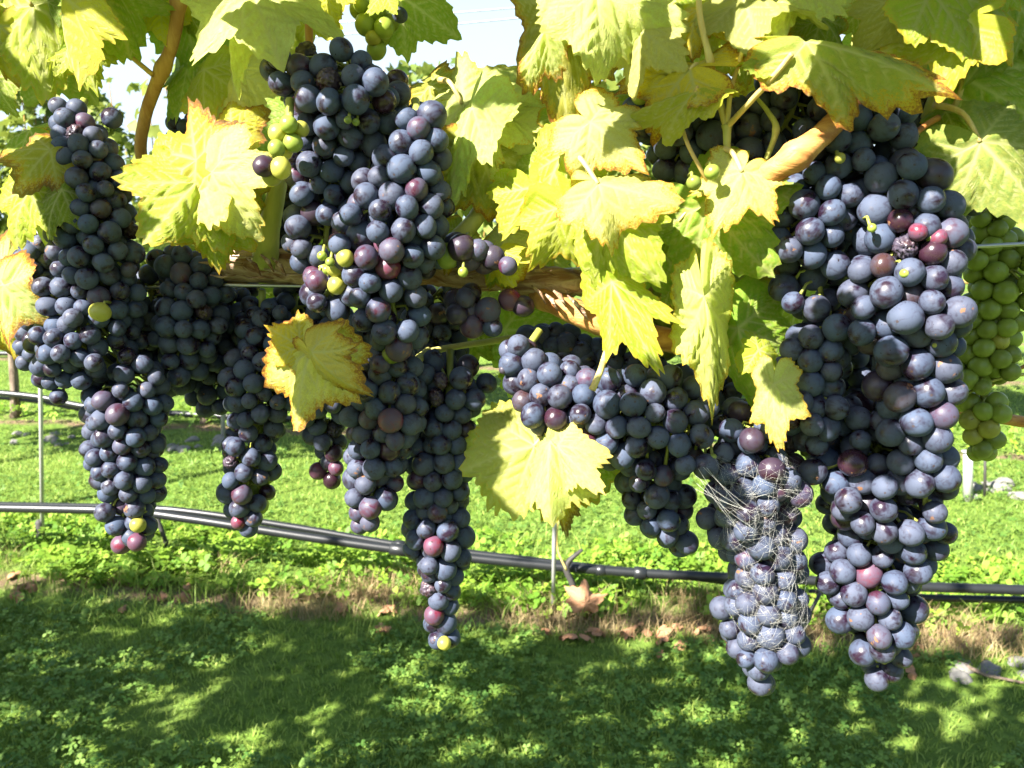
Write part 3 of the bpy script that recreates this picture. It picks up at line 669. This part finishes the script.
    for i in range(len(items)):
        if kk[i] is None: kk[i] = rnd.choices([a for a, _ in ks], [b for _, b in ks])[0]
    order = sorted(range(len(items)), key=lambda i: scr[i][2]-(1 if items[i][2] else 0))
    axis_pts = [Vector(tuple(p)) for p in Pt]
    back = []
    for rank, i in enumerate(order):
        p, r, _ = items[i]; kd = kk[i]; sk, bl = KINDS[kd]
        gm = kd in ('green', 'yellow'); me = rnd.choice(GREENM if gm else SHRIV if kd == 'shrivel' else DARKM)
        ax = min(axis_pts, key=lambda a: (a-p).length); outv = (p-ax).normalized()+Vector((rnd.uniform(-.5, .5), rnd.uniform(-.5, .5), rnd.uniform(-.8, .1)))
        q = outv.to_track_quat('Z', 'Y'); s = r/.0070
        if rank < 100:
            o = bpy.data.objects.new('grape', me); COL.objects.link(o); o.parent = root
            o.location = p-root.location; o.rotation_mode = 'QUATERNION'; o.rotation_quaternion = q @ Matrix.Rotation(rnd.uniform(0, 6), 3, 'Z').to_quaternion(); o.scale = (s*rnd.uniform(.94, 1.04), s*rnd.uniform(.94, 1.04), s*rnd.uniform(.94, 1.08))
            j = rnd.uniform(.75, 1.3); o.color = (*[x*j for x in sk], rnd.uniform(*bl))
            if kd in ('red', 'yellow', 'shrivel') or (gm and 'green' not in label): o['label'] = {'red': 'red unripe grape', 'yellow': 'yellow unripe grape', 'shrivel': 'shrivelled grape', 'green': 'small green unripe grape'}[kd]
        else: back.append((p, q, s))
    if back:
        bm = bmesh.new()
        for p, q, s in back:
            m = Matrix.Translation(p) @ q.to_matrix().to_4x4() @ Matrix.Scale(s, 4); bmesh.ops.create_icosphere(bm, subdivisions=3, radius=.0070, matrix=m)
        for f in bm.faces: f.smooth = True
        me = bpy.data.meshes.new('inner_grapes'); bm.to_mesh(me); bm.free()
        o = link('inner_grapes', me, M['green'] if 'green' in label else M['berry'], root); o['kind'] = 'stuff'; o.color = (.3, .38, .05, 0) if 'green' in label else (.012, .007, .018, .85)
    # the stalk with a twig to each grape
    t = Tubes(); start = top and P(top[0], top[1], rowY(top[0], dy+.01)); pp = ([start] if start else [])+axis_pts[::3]
    t.add(pp, interp([.0022, .0012], len(pp)), 7, .1, 2)
    for i in order:
        p, r, xk = items[i]; ax = min(axis_pts, key=lambda a: (a-p-Vector((0, 0, .006))).length)
        if xk: ax = p+Vector((0, .012, .004))
        t.add([ax, (ax+p)/2+Vector((0, 0, .003)), p+(ax-p).normalized()*r*.9], [.0008, .0007, .001], 5)
    t.build('stem', M['rachis'], root)
    return root
DK = (('dark', .945), ('bare', .025), ('purple', .015), ('shrivel', .015))
PU = (('dark', .72), ('purple', .18), ('bare', .09), ('red', .01))

B = bunch
# right
B('longest dark bunch at the right, hanging over a cane past the pipe end', [(895, 190, 42), (905, 245, 52), (908, 300, 52), (914, 360, 50), (918, 420, 48), (925, 480, 34), (925, 505, 18)], -.055, 1.05, kinds=DK+(('brown', .06),),
  recolor=[(895, 222, 'bare'), (926, 260, 'bare'), (965, 235, 'purple')], extra=[(918, 232, 'red', .62, -.055), (931, 238, 'green', .34, -.05), (905, 273, 'green', .36, -.056), (938, 238, 'red', .6, -.05), (936, 345, 'yellow', .3, -.05), (872, 228, 'green', .3, -.05)], top=(905, 150))
B('dark bunch with a shaded top just left of the longest right hand bunch', [(880, 110, 44), (850, 150, 56), (825, 200, 48), (815, 250, 42), (822, 300, 42)], -.045, 1.0, kinds=DK, recolor=[(842, 318, 'dark')], top=(890, 80), extra=[(840, 158, 'yellow', .4, -.04)])
B('small tapering dark bunch beside the pale leaf, above the glossy grapes', [(830, 325, 36), (812, 365, 40), (808, 410, 34), (812, 438, 20)], -.05, 1.0, kinds=DK, top=(820, 300))
B('lowest dark bunch at the right, its red tipped foot over the shaded grass', [(885, 410, 52, .02), (875, 455, 62), (878, 500, 62), (880, 545, 55), (872, 590, 46), (872, 630, 38), (878, 668, 20)], -.035, 1.03, kinds=DK,
  recolor=[(870, 590, 'purple'), (865, 455, 'bare'), (885, 672, 'purple'), (868, 575, 'red')], top=(890, 370), extra=[(884, 660, 'yellow', .35, -.01)])
B('dark shaded bunch at the far right behind the longest bunch', [(930, 120, 30), (940, 170, 36), (950, 215, 30), (950, 250, 20)], -.005, 1.0, kinds=DK, extra=[(948, 192, 'green', .5, -.045)], top=(935, 90))
B('green unripe bunch at the right edge behind the wire', [(960, 130, 26), (985, 200, 28), (994, 260, 34), (988, 320, 36), (980, 370, 32), (984, 410, 24), (982, 450, 12)], .05, .98, .72, kinds=(('green', .93), ('yellow', .07)), group='green grapes', top=(980, 100))
# middle
B('dark bunch wrapped in spider web at its foot, lowest in the middle right', [(755, 425, 46), (745, 465, 52), (750, 510, 46), (758, 555, 44), (758, 600, 42), (762, 640, 36), (765, 678, 20)], -.045, 1.02, kinds=DK,
  recolor=[(767, 682, 'brown'), (785, 470, 'bare')], top=(760, 390), extra=[(772, 470, 'bare', 1.03, -.035), (793, 468, 'bare', 1.03, -.032), (800, 494, 'purple', 1.05, -.03), (775, 488, 'purple', 1.1, -.036), (740, 412, 'bare', .95, -.045), (752, 440, 'bare', 1, -.045), (805, 452, 'green', .4, -.03), (713, 457, 'green', .3, -.05)])
B('wide dark bunch in the middle with glossy grapes above the pale leaf', [(520, 358, 24), (535, 385, 38), (575, 400, 46), (620, 418, 52), (665, 425, 54), (705, 435, 50)], -.045, 1.0, kinds=DK, recolor=[(497, 380, 'brown'), (512, 397, 'brown'), (560, 408, 'bare'), (555, 425, 'bare'), (570, 430, 'bare'), (583, 432, 'purple')], top=(540, 330), extra=[(503, 370, 'yellow', .35, -.03)])
B('dark tail of grapes hanging between the pale leaf and the webbed bunch', [(655, 440, 42), (660, 480, 42), (665, 515, 34), (682, 542, 18)], -.03, 1.0, kinds=DK, top=(650, 400))
B('row of shaded black grapes right under the brown cane', [(530, 342, 18), (560, 345, 20), (600, 360, 22), (640, 380, 26), (700, 400, 36), (760, 400, 34)], .015, 1.0, kinds=DK)
B('shaded dark bunch behind the forked stalks at the top', [(655, 110, 34), (690, 120, 46), (690, 160, 44), (700, 200, 30)], -.02, 1.02, kinds=DK, top=(690, 60), extra=[(653, 92, 'green', .9, -.05), (640, 96, 'green', .7, -.05)])
B('shaded dark bunch at the top between the stalks and the orange cane', [(800, 80, 44), (790, 115, 50), (770, 140, 42), (745, 165, 34)], -.02, 1.05, kinds=DK, top=(810, 40))
B('pale green grapes under the leaf beside the brown cane', [(655, 305, 20), (655, 335, 26), (650, 375, 22)], .02, 1.0, kinds=(('green', .9), ('yellow', .1)), group='green grapes', extra=[(694, 183, 'green', .55, -.1), (712, 172, 'green', .55, -.1)])
# centre left
B('dark bunch at top centre with its upper grapes in shade', [(352, 70, 66), (350, 100, 74), (336, 150, 52), (330, 200, 36), (325, 245, 30), (325, 285, 24)], -.045, .98, kinds=DK, recolor=[(295, 112, 'red'), (300, 68, 'purple'), (332, 240, 'red'), (316, 280, 'purple'), (345, 285, 'purple')], top=(345, 45),
  extra=[(348, 120, 'green', .3, -.04), (356, 122, 'green', .32, -.045)])
B('long dark bunch in the centre ending at the hanging yellow leaf', [(420, 130, 32), (415, 165, 42), (400, 210, 46), (395, 255, 46), (392, 300, 42), (400, 335, 28)], -.06, 1.0, kinds=PU[:3]+(('red', .02),), recolor=[(377, 268, 'red'), (385, 250, 'purple'), (380, 302, 'purple'), (405, 258, 'dark')], top=(415, 100))
B('sparse part ripe bunch of purple and green grapes on the cordon', [(322, 265, 26), (330, 290, 26), (318, 300, 20)], -.06, .95, .7, kinds=(('purple', .6), ('red', .2), ('dark', .2)), extra=[(336, 268, 'yellow', .85, -.02), (345, 258, 'yellow', .75, -.02), (337, 285, 'yellow', .85, -.025), (322, 256, 'green', .4, -.02), (330, 262, 'green', .4, -.02), (327, 270, 'green', .4, -.025), (348, 272, 'green', .6, -.02), (338, 242, 'red', .8, -.015)])
B('loose cluster of four purple and green grapes against the cordon', [(460, 252, 10), (480, 256, 10)], -.045, 1.0, .6, kinds=(('purple', 1),), extra=[(447, 256, 'green', 1.1, -.01), (462, 248, 'bare', 1.15, -.02), (478, 250, 'purple', .9, -.012), (493, 258, 'bare', 1.05, -.015), (508, 266, 'purple', .8, -.01), (463, 272, 'green', .4, -.02)], top=(470, 235))
B('loose purple grapes hanging just under the cordon', [(465, 300, 18), (480, 320, 16)], -.03, 1.0, .7, kinds=(('purple', .7), ('bare', .3)), extra=[(488, 310, 'purple', 1.12, -.02), (472, 326, 'purple', 1.1, -.02), (492, 327, 'dark', .9, -.018), (465, 298, 'purple', .9, -.012), (457, 314, 'bare', 1, -.01), (510, 300, 'red', 1, 0), (523, 306, 'bare', 1, 0)])
B('dark bunch under the hanging yellow leaf with a lilac lowest grape', [(398, 350, 24), (392, 385, 34), (382, 425, 38), (376, 465, 32), (372, 500, 22), (368, 522, 12)], -.05, .97, kinds=DK+(('purple', .1),), recolor=[(368, 520, 'purple'), (395, 415, 'red'), (387, 482, 'purple')], extra=[(392, 354, 'green', .85, -.03), (380, 364, 'purple', .9, -.03)], top=(400, 330))
B('narrow dark bunch reaching down to the weeds with pink grapes at its foot', [(450, 385, 40), (442, 425, 38), (440, 470, 36), (438, 515, 32), (442, 555, 28), (440, 595, 26), (440, 630, 16)], -.025, .97, kinds=DK, recolor=[(441, 541, 'red'), (436, 626, 'red'), (424, 615, 'red'), (430, 640, 'purple')], extra=[(444, 643, 'yellow', .7, -.012), (434, 640, 'green', .4, -.01)], top=(450, 350))
# left
B('big dark bunch at the far left, topped by six grapes against the leaves', [(72, 122, 22), (85, 150, 34), (92, 200, 38), (90, 250, 46), (88, 300, 48), (82, 345, 46), (70, 385, 30)], -.045, .87, kinds=DK+(('shrivel', .02),), recolor=[(100, 205, 'brown'), (125, 268, 'brown')], top=(85, 100), extra=[(112, 118, 'dark', 1.0, .01), (100, 312, 'yellow', 1.0, -.05)])
B('shoulder of dark grapes at the left edge beside the big bunch', [(34, 255, 16), (34, 300, 22), (34, 340, 20), (40, 375, 16)], -.03, .87, kinds=PU)
B('left hand bunch with pink grapes and a single yellow grape at its foot', [(120, 370, 38), (122, 410, 42), (122, 450, 40), (128, 490, 34), (130, 520, 22), (128, 540, 14)], -.04, .90, kinds=DK, recolor=[(106, 408, 'red'), (118, 415, 'purple'), (125, 440, 'purple'), (137, 541, 'red'), (118, 543, 'red'), (105, 388, 'purple')], extra=[(138, 525, 'yellow', .85, -.02), (137, 542, 'red', .95, -.02)], top=(125, 300))
B('dark bunch with sunlit edge between the far left bunch and the cordon', [(170, 262, 30), (190, 285, 34), (195, 325, 36), (185, 360, 30)], -.01, .95, kinds=DK, top=(180, 240), recolor=[(175, 270, 'purple'), (192, 318, 'dark')])
B('wholly shaded dark bunch in the gap left of the lawn view', [(150, 285, 42), (158, 330, 44), (165, 375, 26)], .01, .95, kinds=DK)
B('dark bunch with gaps showing its green stem, left of the yellow leaf', [(262, 320, 42, .02), (262, 370, 42), (258, 420, 36), (250, 455, 28), (246, 490, 26), (245, 518, 16)], -.005, .93, .78, kinds=DK, recolor=[(240, 521, 'red'), (255, 492, 'purple')], top=(262, 290))
B('dark shaded bunch behind the hanging yellow leaf', [(340, 320, 44, .01), (328, 370, 38), (322, 415, 30), (328, 448, 24)], .01, .95, kinds=DK, extra=[(318, 471, 'red', .95, 0), (332, 480, 'bare', .95, 0), (336, 468, 'red', .8, 0)])
B('black grapes in deep shade behind the upper centre bunch', [(300, 180, 30), (292, 225, 28), (290, 260, 20)], .02, .95, kinds=DK)
B('small green and yellow grapes beside the upper centre bunch', [(290, 128, 20), (283, 145, 22)], -.085, .72, 1.0, kinds=(('green', .7), ('yellow', .3)), group='green grapes', extra=[(281, 168, 'yellow', 1.1, -.02), (272, 176, 'yellow', 1.05, -.015), (264, 166, 'bare', 1.1, -.02)], top=(290, 100))
B('green grapes hanging at the top edge above the upper centre bunch', [(365, 8, 16), (378, 30, 20), (380, 45, 12)], .0, .85, .9, kinds=(('green', .8), ('yellow', .2)), group='green grapes', extra=[(400, 15, 'dark', .8, -.01)])
B('small dark grapes behind the leaf at the left of the brown shoot', [(185, 135, 20), (205, 150, 20), (240, 150, 16)], .03, .9, .8, kinds=DK)
B('dark grapes in shade behind the cane at the far right bottom', [(850, 395, 34), (845, 440, 34), (850, 480, 30)], .02, 1.0, kinds=DK)

B('dark grapes filling the gap between the two right hand bunches', [(845, 210, 34), (850, 270, 36), (850, 330, 36), (850, 380, 34)], .0, 1.0, kinds=DK)
B('dark grapes in deep shade left of the leaf on the cordon', [(222, 300, 34), (225, 350, 36), (222, 395, 26)], .035, .95, kinds=DK)
B('black grapes in deep shade above the hanging yellow leaf', [(295, 295, 34), (292, 340, 36), (292, 385, 36)], .035, .95, kinds=DK)
B('black grapes in deep shade between the centre bunches under the cordon', [(430, 300, 30), (435, 340, 32), (430, 375, 30)], .03, .95, kinds=DK)
# spider web on the webbed bunch
t = Tubes(); rw = random.Random(5)
web_pts = [o for o in bpy.data.objects if o.parent and o.parent.get('label', '').startswith('dark bunch wrapped') and o.name.startswith('grape')]
wp = []
for o in web_pts:
    p = o.parent.location+o.location; q = p-Vector((0, 0, H)); z = q.dot(FWD); x, y = 512+F*q.x/z, 384-F*q.dot(UP)/z
    if 455 < y < 650 and p.y < rowY(x, -.045)+.004: wp.append((p, o.scale.x*.0073))
for i in range(1100):
    a, ra = rw.choice(wp); near = sorted(wp, key=lambda w: (w[0]-a).length)[1:7]; b, rb = rw.choice(near)
    jit = lambda s: Vector((rw.uniform(-s, s), rw.uniform(-s, s)*.3, rw.uniform(-s, s)))
    f = Vector((0, -1, .1)).normalized()
    p0 = a+(f+jit(.9)).normalized()*ra; p1 = b+(f+jit(.9)).normalized()*rb; m = (p0+p1)/2+f*.0035+jit(.0018)
    t.add(smooth_path([p0, m, p1], 4), rw.choice([.000015, .00002, .00003, .00004]), 4)
for i in range(8):
    x = 697+rw.uniform(-4, 10); p0 = P(x, 470+rw.uniform(-6, 20), rowY(x, -.09)); x2 = 735+rw.uniform(0, 30); p1 = P(x2, 520+rw.uniform(-20, 20), rowY(x2, -.088))
    t.add(smooth_path([p0, (p0+p1)/2+Vector((0, -.001, -.001)), p1], 4), .00006, 4)
tag(t.build('spider_web', M['web']), 'tangled grey spider web over the lowest middle bunch', 'spider web')

# ------------------------------------------------------------------ trellis wires, pipes, stakes
def wire(label, pts, r, name='trellis_wire', grp='trellis wires'):
    t = Tubes(); t.add(pts, r, 8); return tag(t.build(name, M['wire']), label, 'wire', grp)
wire('silver wire under the cordon of the near vine', [P(x, y, rowY(x, -.005)) for x, y in ((-400, 310), (215, 285), (300, 286), (700, 262), (965, 247), (1024, 244), (1500, 220))], .0011)
W1 = 2.3
def atrow(px, py, base=W1): return P(px, py, rowY(px, 0, base))
def far_wire(label, a, b, base, r):
    A, Bp = P(a[0], a[1], base-.13*0), None
    pa = atrow(*a, base); pb = atrow(*b, base); d = (pb-pa); return wire(label, [pa-d*3, pa, pb, pb+d*3], r)
far_wire('upper thin wire crossing the sky behind the leaves', (440, 14), (573, 3), W1, .002)
far_wire('lower thin wire crossing the sky behind the leaves', (466, 23), (573, 13), W1, .002)
def pipe(label, pts, base, r, conns=(), grp='irrigation pipes'):
    t = Tubes(); P3 = [P(x, y, rowY(x, d, base)) for x, y, d in pts]; path = smooth_path(P3, 8); t.add(path, r, 14)
    root = empty('irrigation_pipe', path[0]); tag(root, label, 'pipe', grp); t.build('pipe', M['pipe'], root)
    for (x, wid, k) in conns:
        px = [(512+F*(p).x/((p-Vector((0, 0, H))).dot(FWD)), p) for p in path]; i = min(range(len(px)-1), key=lambda i: abs(px[i][0]-x))
        p = px[i][1]; d = (path[i+1]-path[i]).normalized(); u = Tubes(); L = wid*.0028
        u.add([p-d*L, p-d*L*.9, p+d*L*.9, p+d*L], [r*1.05, r*k, r*k, r*1.05], 14); u.build('connector', M['pipe'], root)
    return root
pipe('front black irrigation pipe over the weeds with two joints', [(-160, 505, -.02), (0, 508, -.02), (120, 511, -.02), (190, 519, -.02), (300, 536, -.02), (400, 550, -.02), (470, 558, -.02), (560, 567, -.02), (640, 573, -.02), (720, 577, -.02), (800, 580, -.02), (900, 586, -.02), (1024, 590, -.02), (1150, 594, -.02), (2000, 640, -.02)], 2.42, .0150, [(396, 12, 1.35), (642, 7, 1.35), (598, 5, 1.2)])
pipe('thinner black irrigation pipe lying just behind the front one', [(-160, 502, .03), (0, 505, .03), (140, 508, .03), (200, 513, .03), (300, 528, .03), (400, 545, .02), (470, 553, .02), (600, 568, .02), (700, 578, .02), (800, 592, .02), (900, 597, .02), (1024, 600, .02), (1150, 603, .03), (2000, 650, .03)], 2.42, .0115, [(402, 6, 1.4)])
pipe('far left black pipe on the lawn beyond', [(-300, 375, 0), (0, 393, 0), (90, 407, 0), (200, 415, 0), (300, 419, 0), (500, 430, 0), (760, 444, 0), (963, 455, 0), (1024, 457, 0), (1300, 470, 0)], 4.45, .019, [(985, 9, 1.3)], )
pipe('slimmer pipe under the far one', [(-300, 380, .05), (0, 398, .05), (90, 411, .05), (200, 416, .05), (500, 434, .05), (963, 461, .05), (1300, 474, .05)], 4.45, .011)
pipe('farthest dark pipe between the distant rows', [(-300, 350, 0), (300, 355, 0), (750, 344, 0), (780, 350, 0), (1003, 398, 0), (1024, 399, 0), (1300, 410, 0)], 6.5, .02)
def ground_dist(px, py): return G(px, py)
def stake(label, px, ytop, ybase, r, mat, name='stake', lean=0, base_dark=False):
    g = G(px, ybase); Y = g.y; top = P(px+lean, ytop, Y); root = empty(name, g); tag(root, label, name.replace('_', ' '))
    t = Tubes(); t.add([g-Vector((0, 0, .02)), (g+top)/2, top], [r, r, r*.95], 10); t.build('shaft', M[mat], root)
    if base_dark: u = Tubes(); u.add([g-Vector((0, 0, .02)), g+Vector((0, 0, .09)), g+Vector((0, 0, .10))], [r*2.2, r*2, r*1.2], 10, .1); u.build('sleeve', M['darkmetal'], root)
    cp = Tubes(); cp.add([top, top+Vector((0, 0, .004))], [r*1.4, r*1.3], 10); cp.build('cap', M[mat], root); return root
stake('slim pale metal stake with dark sleeve at the left above the pipe', 42, 215, 545, .0072, 'post', 'stake', -3, True)
stake('thin pinkish stake below the pale leaf', 553, 430, 612, .0065, 'post', 'stake', 3)
stake('short dark stake propping the pipe under the pink tipped bunch', 172, 500, 556, .008, 'darkmetal', 'stake', -22)
stake('distant thin pale stake seen between bunches at left', 223, 330, 440, .012, 'post', 'stake', 0)
stake('whitish post holding the far pipe at the right', 968, 452, 500, .02, 'post', 'post', 0)
stake('thin dark drop tube beside the whitish post', 985, 452, 496, .006, 'darkmetal', 'drop tube', 0)
stake('dark prop leaning under the pipe beside the webbed bunch', 790, 590, 650, .0055, 'pipe', 'prop', 32)

# ------------------------------------------------------------------ the other vines
def simple_leaves(n, box, r, seed=0, holes=2.6, thr=-.12, sun=False):
    """lobed leaf faces spread through a box volume (cx,cy,cz,hx,hy,hz)"""
    rg = np.random.default_rng(seed); out = []; tint = []
    cx, cy, cz, hx, hy, hz = box; prof = [(0, 1, .0), (.32, .55, .05), (.72, .55, -.1), (.5, .1, .02), (.55, -.35, -.1), (.15, -.3, .03), (-.15, -.3, .03), (-.55, -.35, -.1), (-.5, .1, .02), (-.72, .55, -.1), (-.32, .55, .05)]
    L = []; C = []; V = []
    k = 0
    while k < n:
        u = rg.uniform(-1, 1, 3); p = Vector((cx+u[0]*hx, cy+u[1]*hy-.13*u[0]*hx, cz+u[2]*hz))
        if mnoise.noise(p*holes+Vector((seed, 0, 0))) < thr or (u[2] > .4 and mnoise.noise(Vector((p.x*3, seed, 1))) < (u[2]-.75)*1.2): 
            if rg.random() > .06: k += .25; continue
        s = r*rg.uniform(.6, 1.25)
        nrm = Vector((rg.normal(0, .6)-.2, rg.normal(0, .6)-.5, rg.normal(0, .5)+.55)).normalized(); q = nrm.to_track_quat('Z', 'Y') @ Matrix.Rotation(rg.uniform(0, 6.28), 3, 'Z').to_quaternion()
        b = len(V); V.append(tuple(p)); tint.append(0)
        tt = rg.random()
        tint[-1] = tt
        for a in prof: V.append(tuple(p+q @ Vector((a[0]*s, a[1]*s, a[2]*s)))); tint.append(tt)
        m = len(prof)
        for i in range(m): L += [b, b+1+i, b+1+(i+1) % m]; C.append(3)
        k += 1
    return np.array(V), L, C, tint
def far_vine(label, x, base, zc, hz, n, seed, hx=.62, trunk=True, hy=.16, r=.055, thr=-.12, toff=0, z0=.86):
    y = base-.13*x; root = empty('grapevine', (x, y, 0)); tag(root, label, 'grapevine', 'grapevines in rows')
    V, L, C, ti = simple_leaves(n, (x, y, zc, hx, hy, hz), r, seed, thr=thr); me = mesh_np('crown', V, L, C, False); fattr(me, 'tint', ti); link('crown', me, M['crown'], root)
    rg = random.Random(seed); t = Tubes(); xc = x; x = x+toff; yc = y; y = y-.13*toff
    pts = [(x, y, -.02), (x+rg.uniform(-.03, .03), y, .3), (x+rg.uniform(-.04, .04), y+.02, .6), (x, y, z0)]
    t.add(smooth_path(pts, 5), interp([.034, .024, .02, .026], 16), 10, .25, seed); t.build('trunk', M['trunk'], root)
    x, y = xc, yc
    t = Tubes()
    for sg in (-1, 1): t.add(smooth_path([(x+toff, y-.13*toff, z0), (x+sg*.2, y-.026*sg, z0+.03), (x+sg*hx, y-.13*sg*hx, z0+.02)], 5), interp([.02, .013, .008], 11), 8, .2, seed+sg)
    for i in range(7):
        xx = x+rg.uniform(-.9, .9)*hx; yy = y-.13*(xx-x); t.add(smooth_path([(xx, yy, z0+.02), (xx+rg.uniform(-.08, .08), yy+rg.uniform(-.08, .08), zc), (xx+rg.uniform(-.1, .1), yy+rg.uniform(-.1, .1), zc+hz)], 4), interp([.005, .004, .002], 9), 6)
    t.build('cane', M['shoot'], root); return root
LB = ['leftmost', 'second from left', 'middle', 'second from right', 'rightmost']
for i, x in enumerate((-3.1, -1.85, -.6, .65, 1.9)):
    far_vine('leafy green vine in the row behind the lawn, %s' % LB[i], x, 4.45, 1.46, .56, 1700, 20+i)
for i, x in enumerate((-4.2, -2.9, -1.6, -.3, 1.0, 2.3, 3.6)):
    far_vine('distant vine of the farthest row, %s' % (['leftmost', 'second from left', 'third from left', 'middle', 'third from right', 'second from right', 'rightmost'][i]), x, 6.5, 1.40, .46, 480, 40+i, r=.065)
# unseen vines of the next row, crowns placed high to shade the lawn behind
for i, x in enumerate((-3.75, -2.6)):
    far_vine('unseen vine of the next row, its crown raised to shade the lawn, %s' % ['leftmost', 'second'][i], x, 2.35, 2.14, .27, 800, 60+i, hx=.6, r=.06, toff=0, z0=1.75)
# the near vine above and beside the picture: this is what shades the lawn
V1, L1, C1, t1 = simple_leaves(2500, (-1.4, .60, 1.87, 2.0, .12, .52), .056, 5, 4.6, -.27)
me = mesh_np('upper_leaves', V1, L1, C1, False); fattr(me, 'tint', t1); o = link('upper_leaves', me, M['canopy'], vine); o['kind'] = 'stuff'
V1, L1, C1, t1 = simple_leaves(330, (-1.5, .62, 1.16, 1.0, .12, .2), .056, 6, 5.0, -.2)
me = mesh_np('side_leaves', V1, L1, C1, False); fattr(me, 'tint', t1); o = link('side_leaves', me, M['canopy'], vine); o['kind'] = 'stuff'

V1, L1, C1, t1 = simple_leaves(260, (1.1, .58, 1.18, .6, .12, .24), .056, 9, 5.0, -.2)
me = mesh_np('side_leaves', V1, L1, C1, False); fattr(me, 'tint', t1); o = link('side_leaves', me, M['canopy'], vine); o['kind'] = 'stuff'
# unseen row behind the camera, added to block sky fill and deepen shade
for i, x in enumerate((-1.9, -.65, .6, 1.85)):
    far_vine('unseen leafy vine added behind the viewer to block fill light, %s' % ('leftmost', 'second from left', 'second from right', 'rightmost')[i], x, -1.55, 1.25, .62, 1100, 80+i, r=.06, hx=.66, thr=-.3)

# small vine trunk behind the thin stake
g = G(566, 612); root = empty('vine_trunk', g); tag(root, 'short dark gnarled vine trunk beside the thin pink stake', 'vine trunk')
t = Tubes(); t.add(smooth_path([g-Vector((0, 0, .02)), g+Vector((.02, 0, .08)), g+Vector((.0, .01, .15)), g+Vector((.05, .02, .2))], 5), interp([.011, .009, .010, .005], 16), 10, .4, 3); t.build('bark', M['darkmetal'], root)
t = Tubes(); t.add(smooth_path([g+Vector((0, 0, .14)), g+Vector((-.03, 0, .22)), g+Vector((-.02, 0, .33)), g+Vector((.03, 0, .4))], 5), interp([.004, .003, .002, .0015], 16), 6); t.build('twig', M['petiole'], root)

# fallen leaves and stones
DL = []
for i in range(4):
    me = leaf_mesh('fallen_leaf', 300+i, NA=66, NR=8, droop=1.2, cup=.3, fold=.3, wave=.22, curl=.6); me.materials.clear(); me.materials.append(M['deadleaf']); DL.append(me)
rf = random.Random(11)
spots = [(585, 628, .085, 'tall curled tan dead leaf standing beside the dark vine trunk'), (572, 640, .05, 'rust brown dead leaf at the foot of the tall curled one'), (600, 636, .05, None)]
for i in range(44):
    if i < len(spots): px, py, s, lab = spots[i]
    else:
        px = rf.choice([rf.uniform(100, 260), rf.uniform(0, 40), rf.uniform(330, 400), rf.uniform(450, 650), rf.uniform(640, 740), rf.uniform(860, 920)]); py = 590+px*.085+rf.uniform(-18, 14); s = rf.uniform(.022, .042); lab = None
    g = G(px, py); o = link('fallen_leaf', rf.choice(DL)); o.location = g+Vector((0, 0, .02+(.06 if i == 0 else 0))); o.rotation_euler = (R(80), R(20), R(10)) if i == 0 else (rf.uniform(-.7, .7), rf.uniform(-.7, .7), rf.uniform(0, 6)); o.scale = (s, s, s)
    tag(o, lab or 'curled brown dead vine leaf lying on the dry strip', 'fallen leaf', 'fallen leaves on the dry strip')
def stone_mesh(seed):
    bm = bmesh.new(); bmesh.ops.create_icosphere(bm, subdivisions=3, radius=1)
    for v in bm.verts: v.co *= 1+.45*mnoise.noise(v.co*1.1+Vector((seed*3, 0, 0)))+.1*mnoise.noise(v.co*4); v.co.z *= .55
    me = bpy.data.meshes.new('stone'); bm.to_mesh(me); bm.free(); me.materials.append(M['stone'])
    for f in me.polygons: f.use_smooth = True
    return me
SM = [stone_mesh(i) for i in range(4)]
for i in range(46):
    z = i % 3
    if z == 0: px, py, lab = rf.uniform(0, 90), rf.uniform(434, 446), 'pale stone on the far strip at the left'
    elif z == 1: px, py, lab = rf.uniform(165, 240), rf.uniform(440, 452), 'pale stone on the far strip left of the gappy bunch'
    else: px, py, lab = rf.uniform(970, 1024), rf.uniform(484, 500), 'pale stone at the foot of the whitish post'
    if i > 36: px, py, lab = rf.uniform(945, 1024), rf.uniform(650, 690), 'grey stone in the soil at the lower right edge'
    g = G(px, py); o = link('stone', SM[i % 4]); s = rf.uniform(.012, .045)*(1 if i <= 36 else .8); o.location = g+Vector((0, 0, s*.2)); o.scale = (s, s*.8, s); o.rotation_euler = (0, 0, rf.uniform(0, 6)); tag(o, lab, 'stone', 'stones on the bare strips')
g = [G(955, 668), G(985, 682), G(1024, 690)]; t = Tubes(); t.add([p+Vector((0, 0, .02)) for p in g], [.006, .005, .003], 8, .3); tag(t.build('stick', M['trunk']), 'dry dark stick on the soil at the lower right', 'stick')
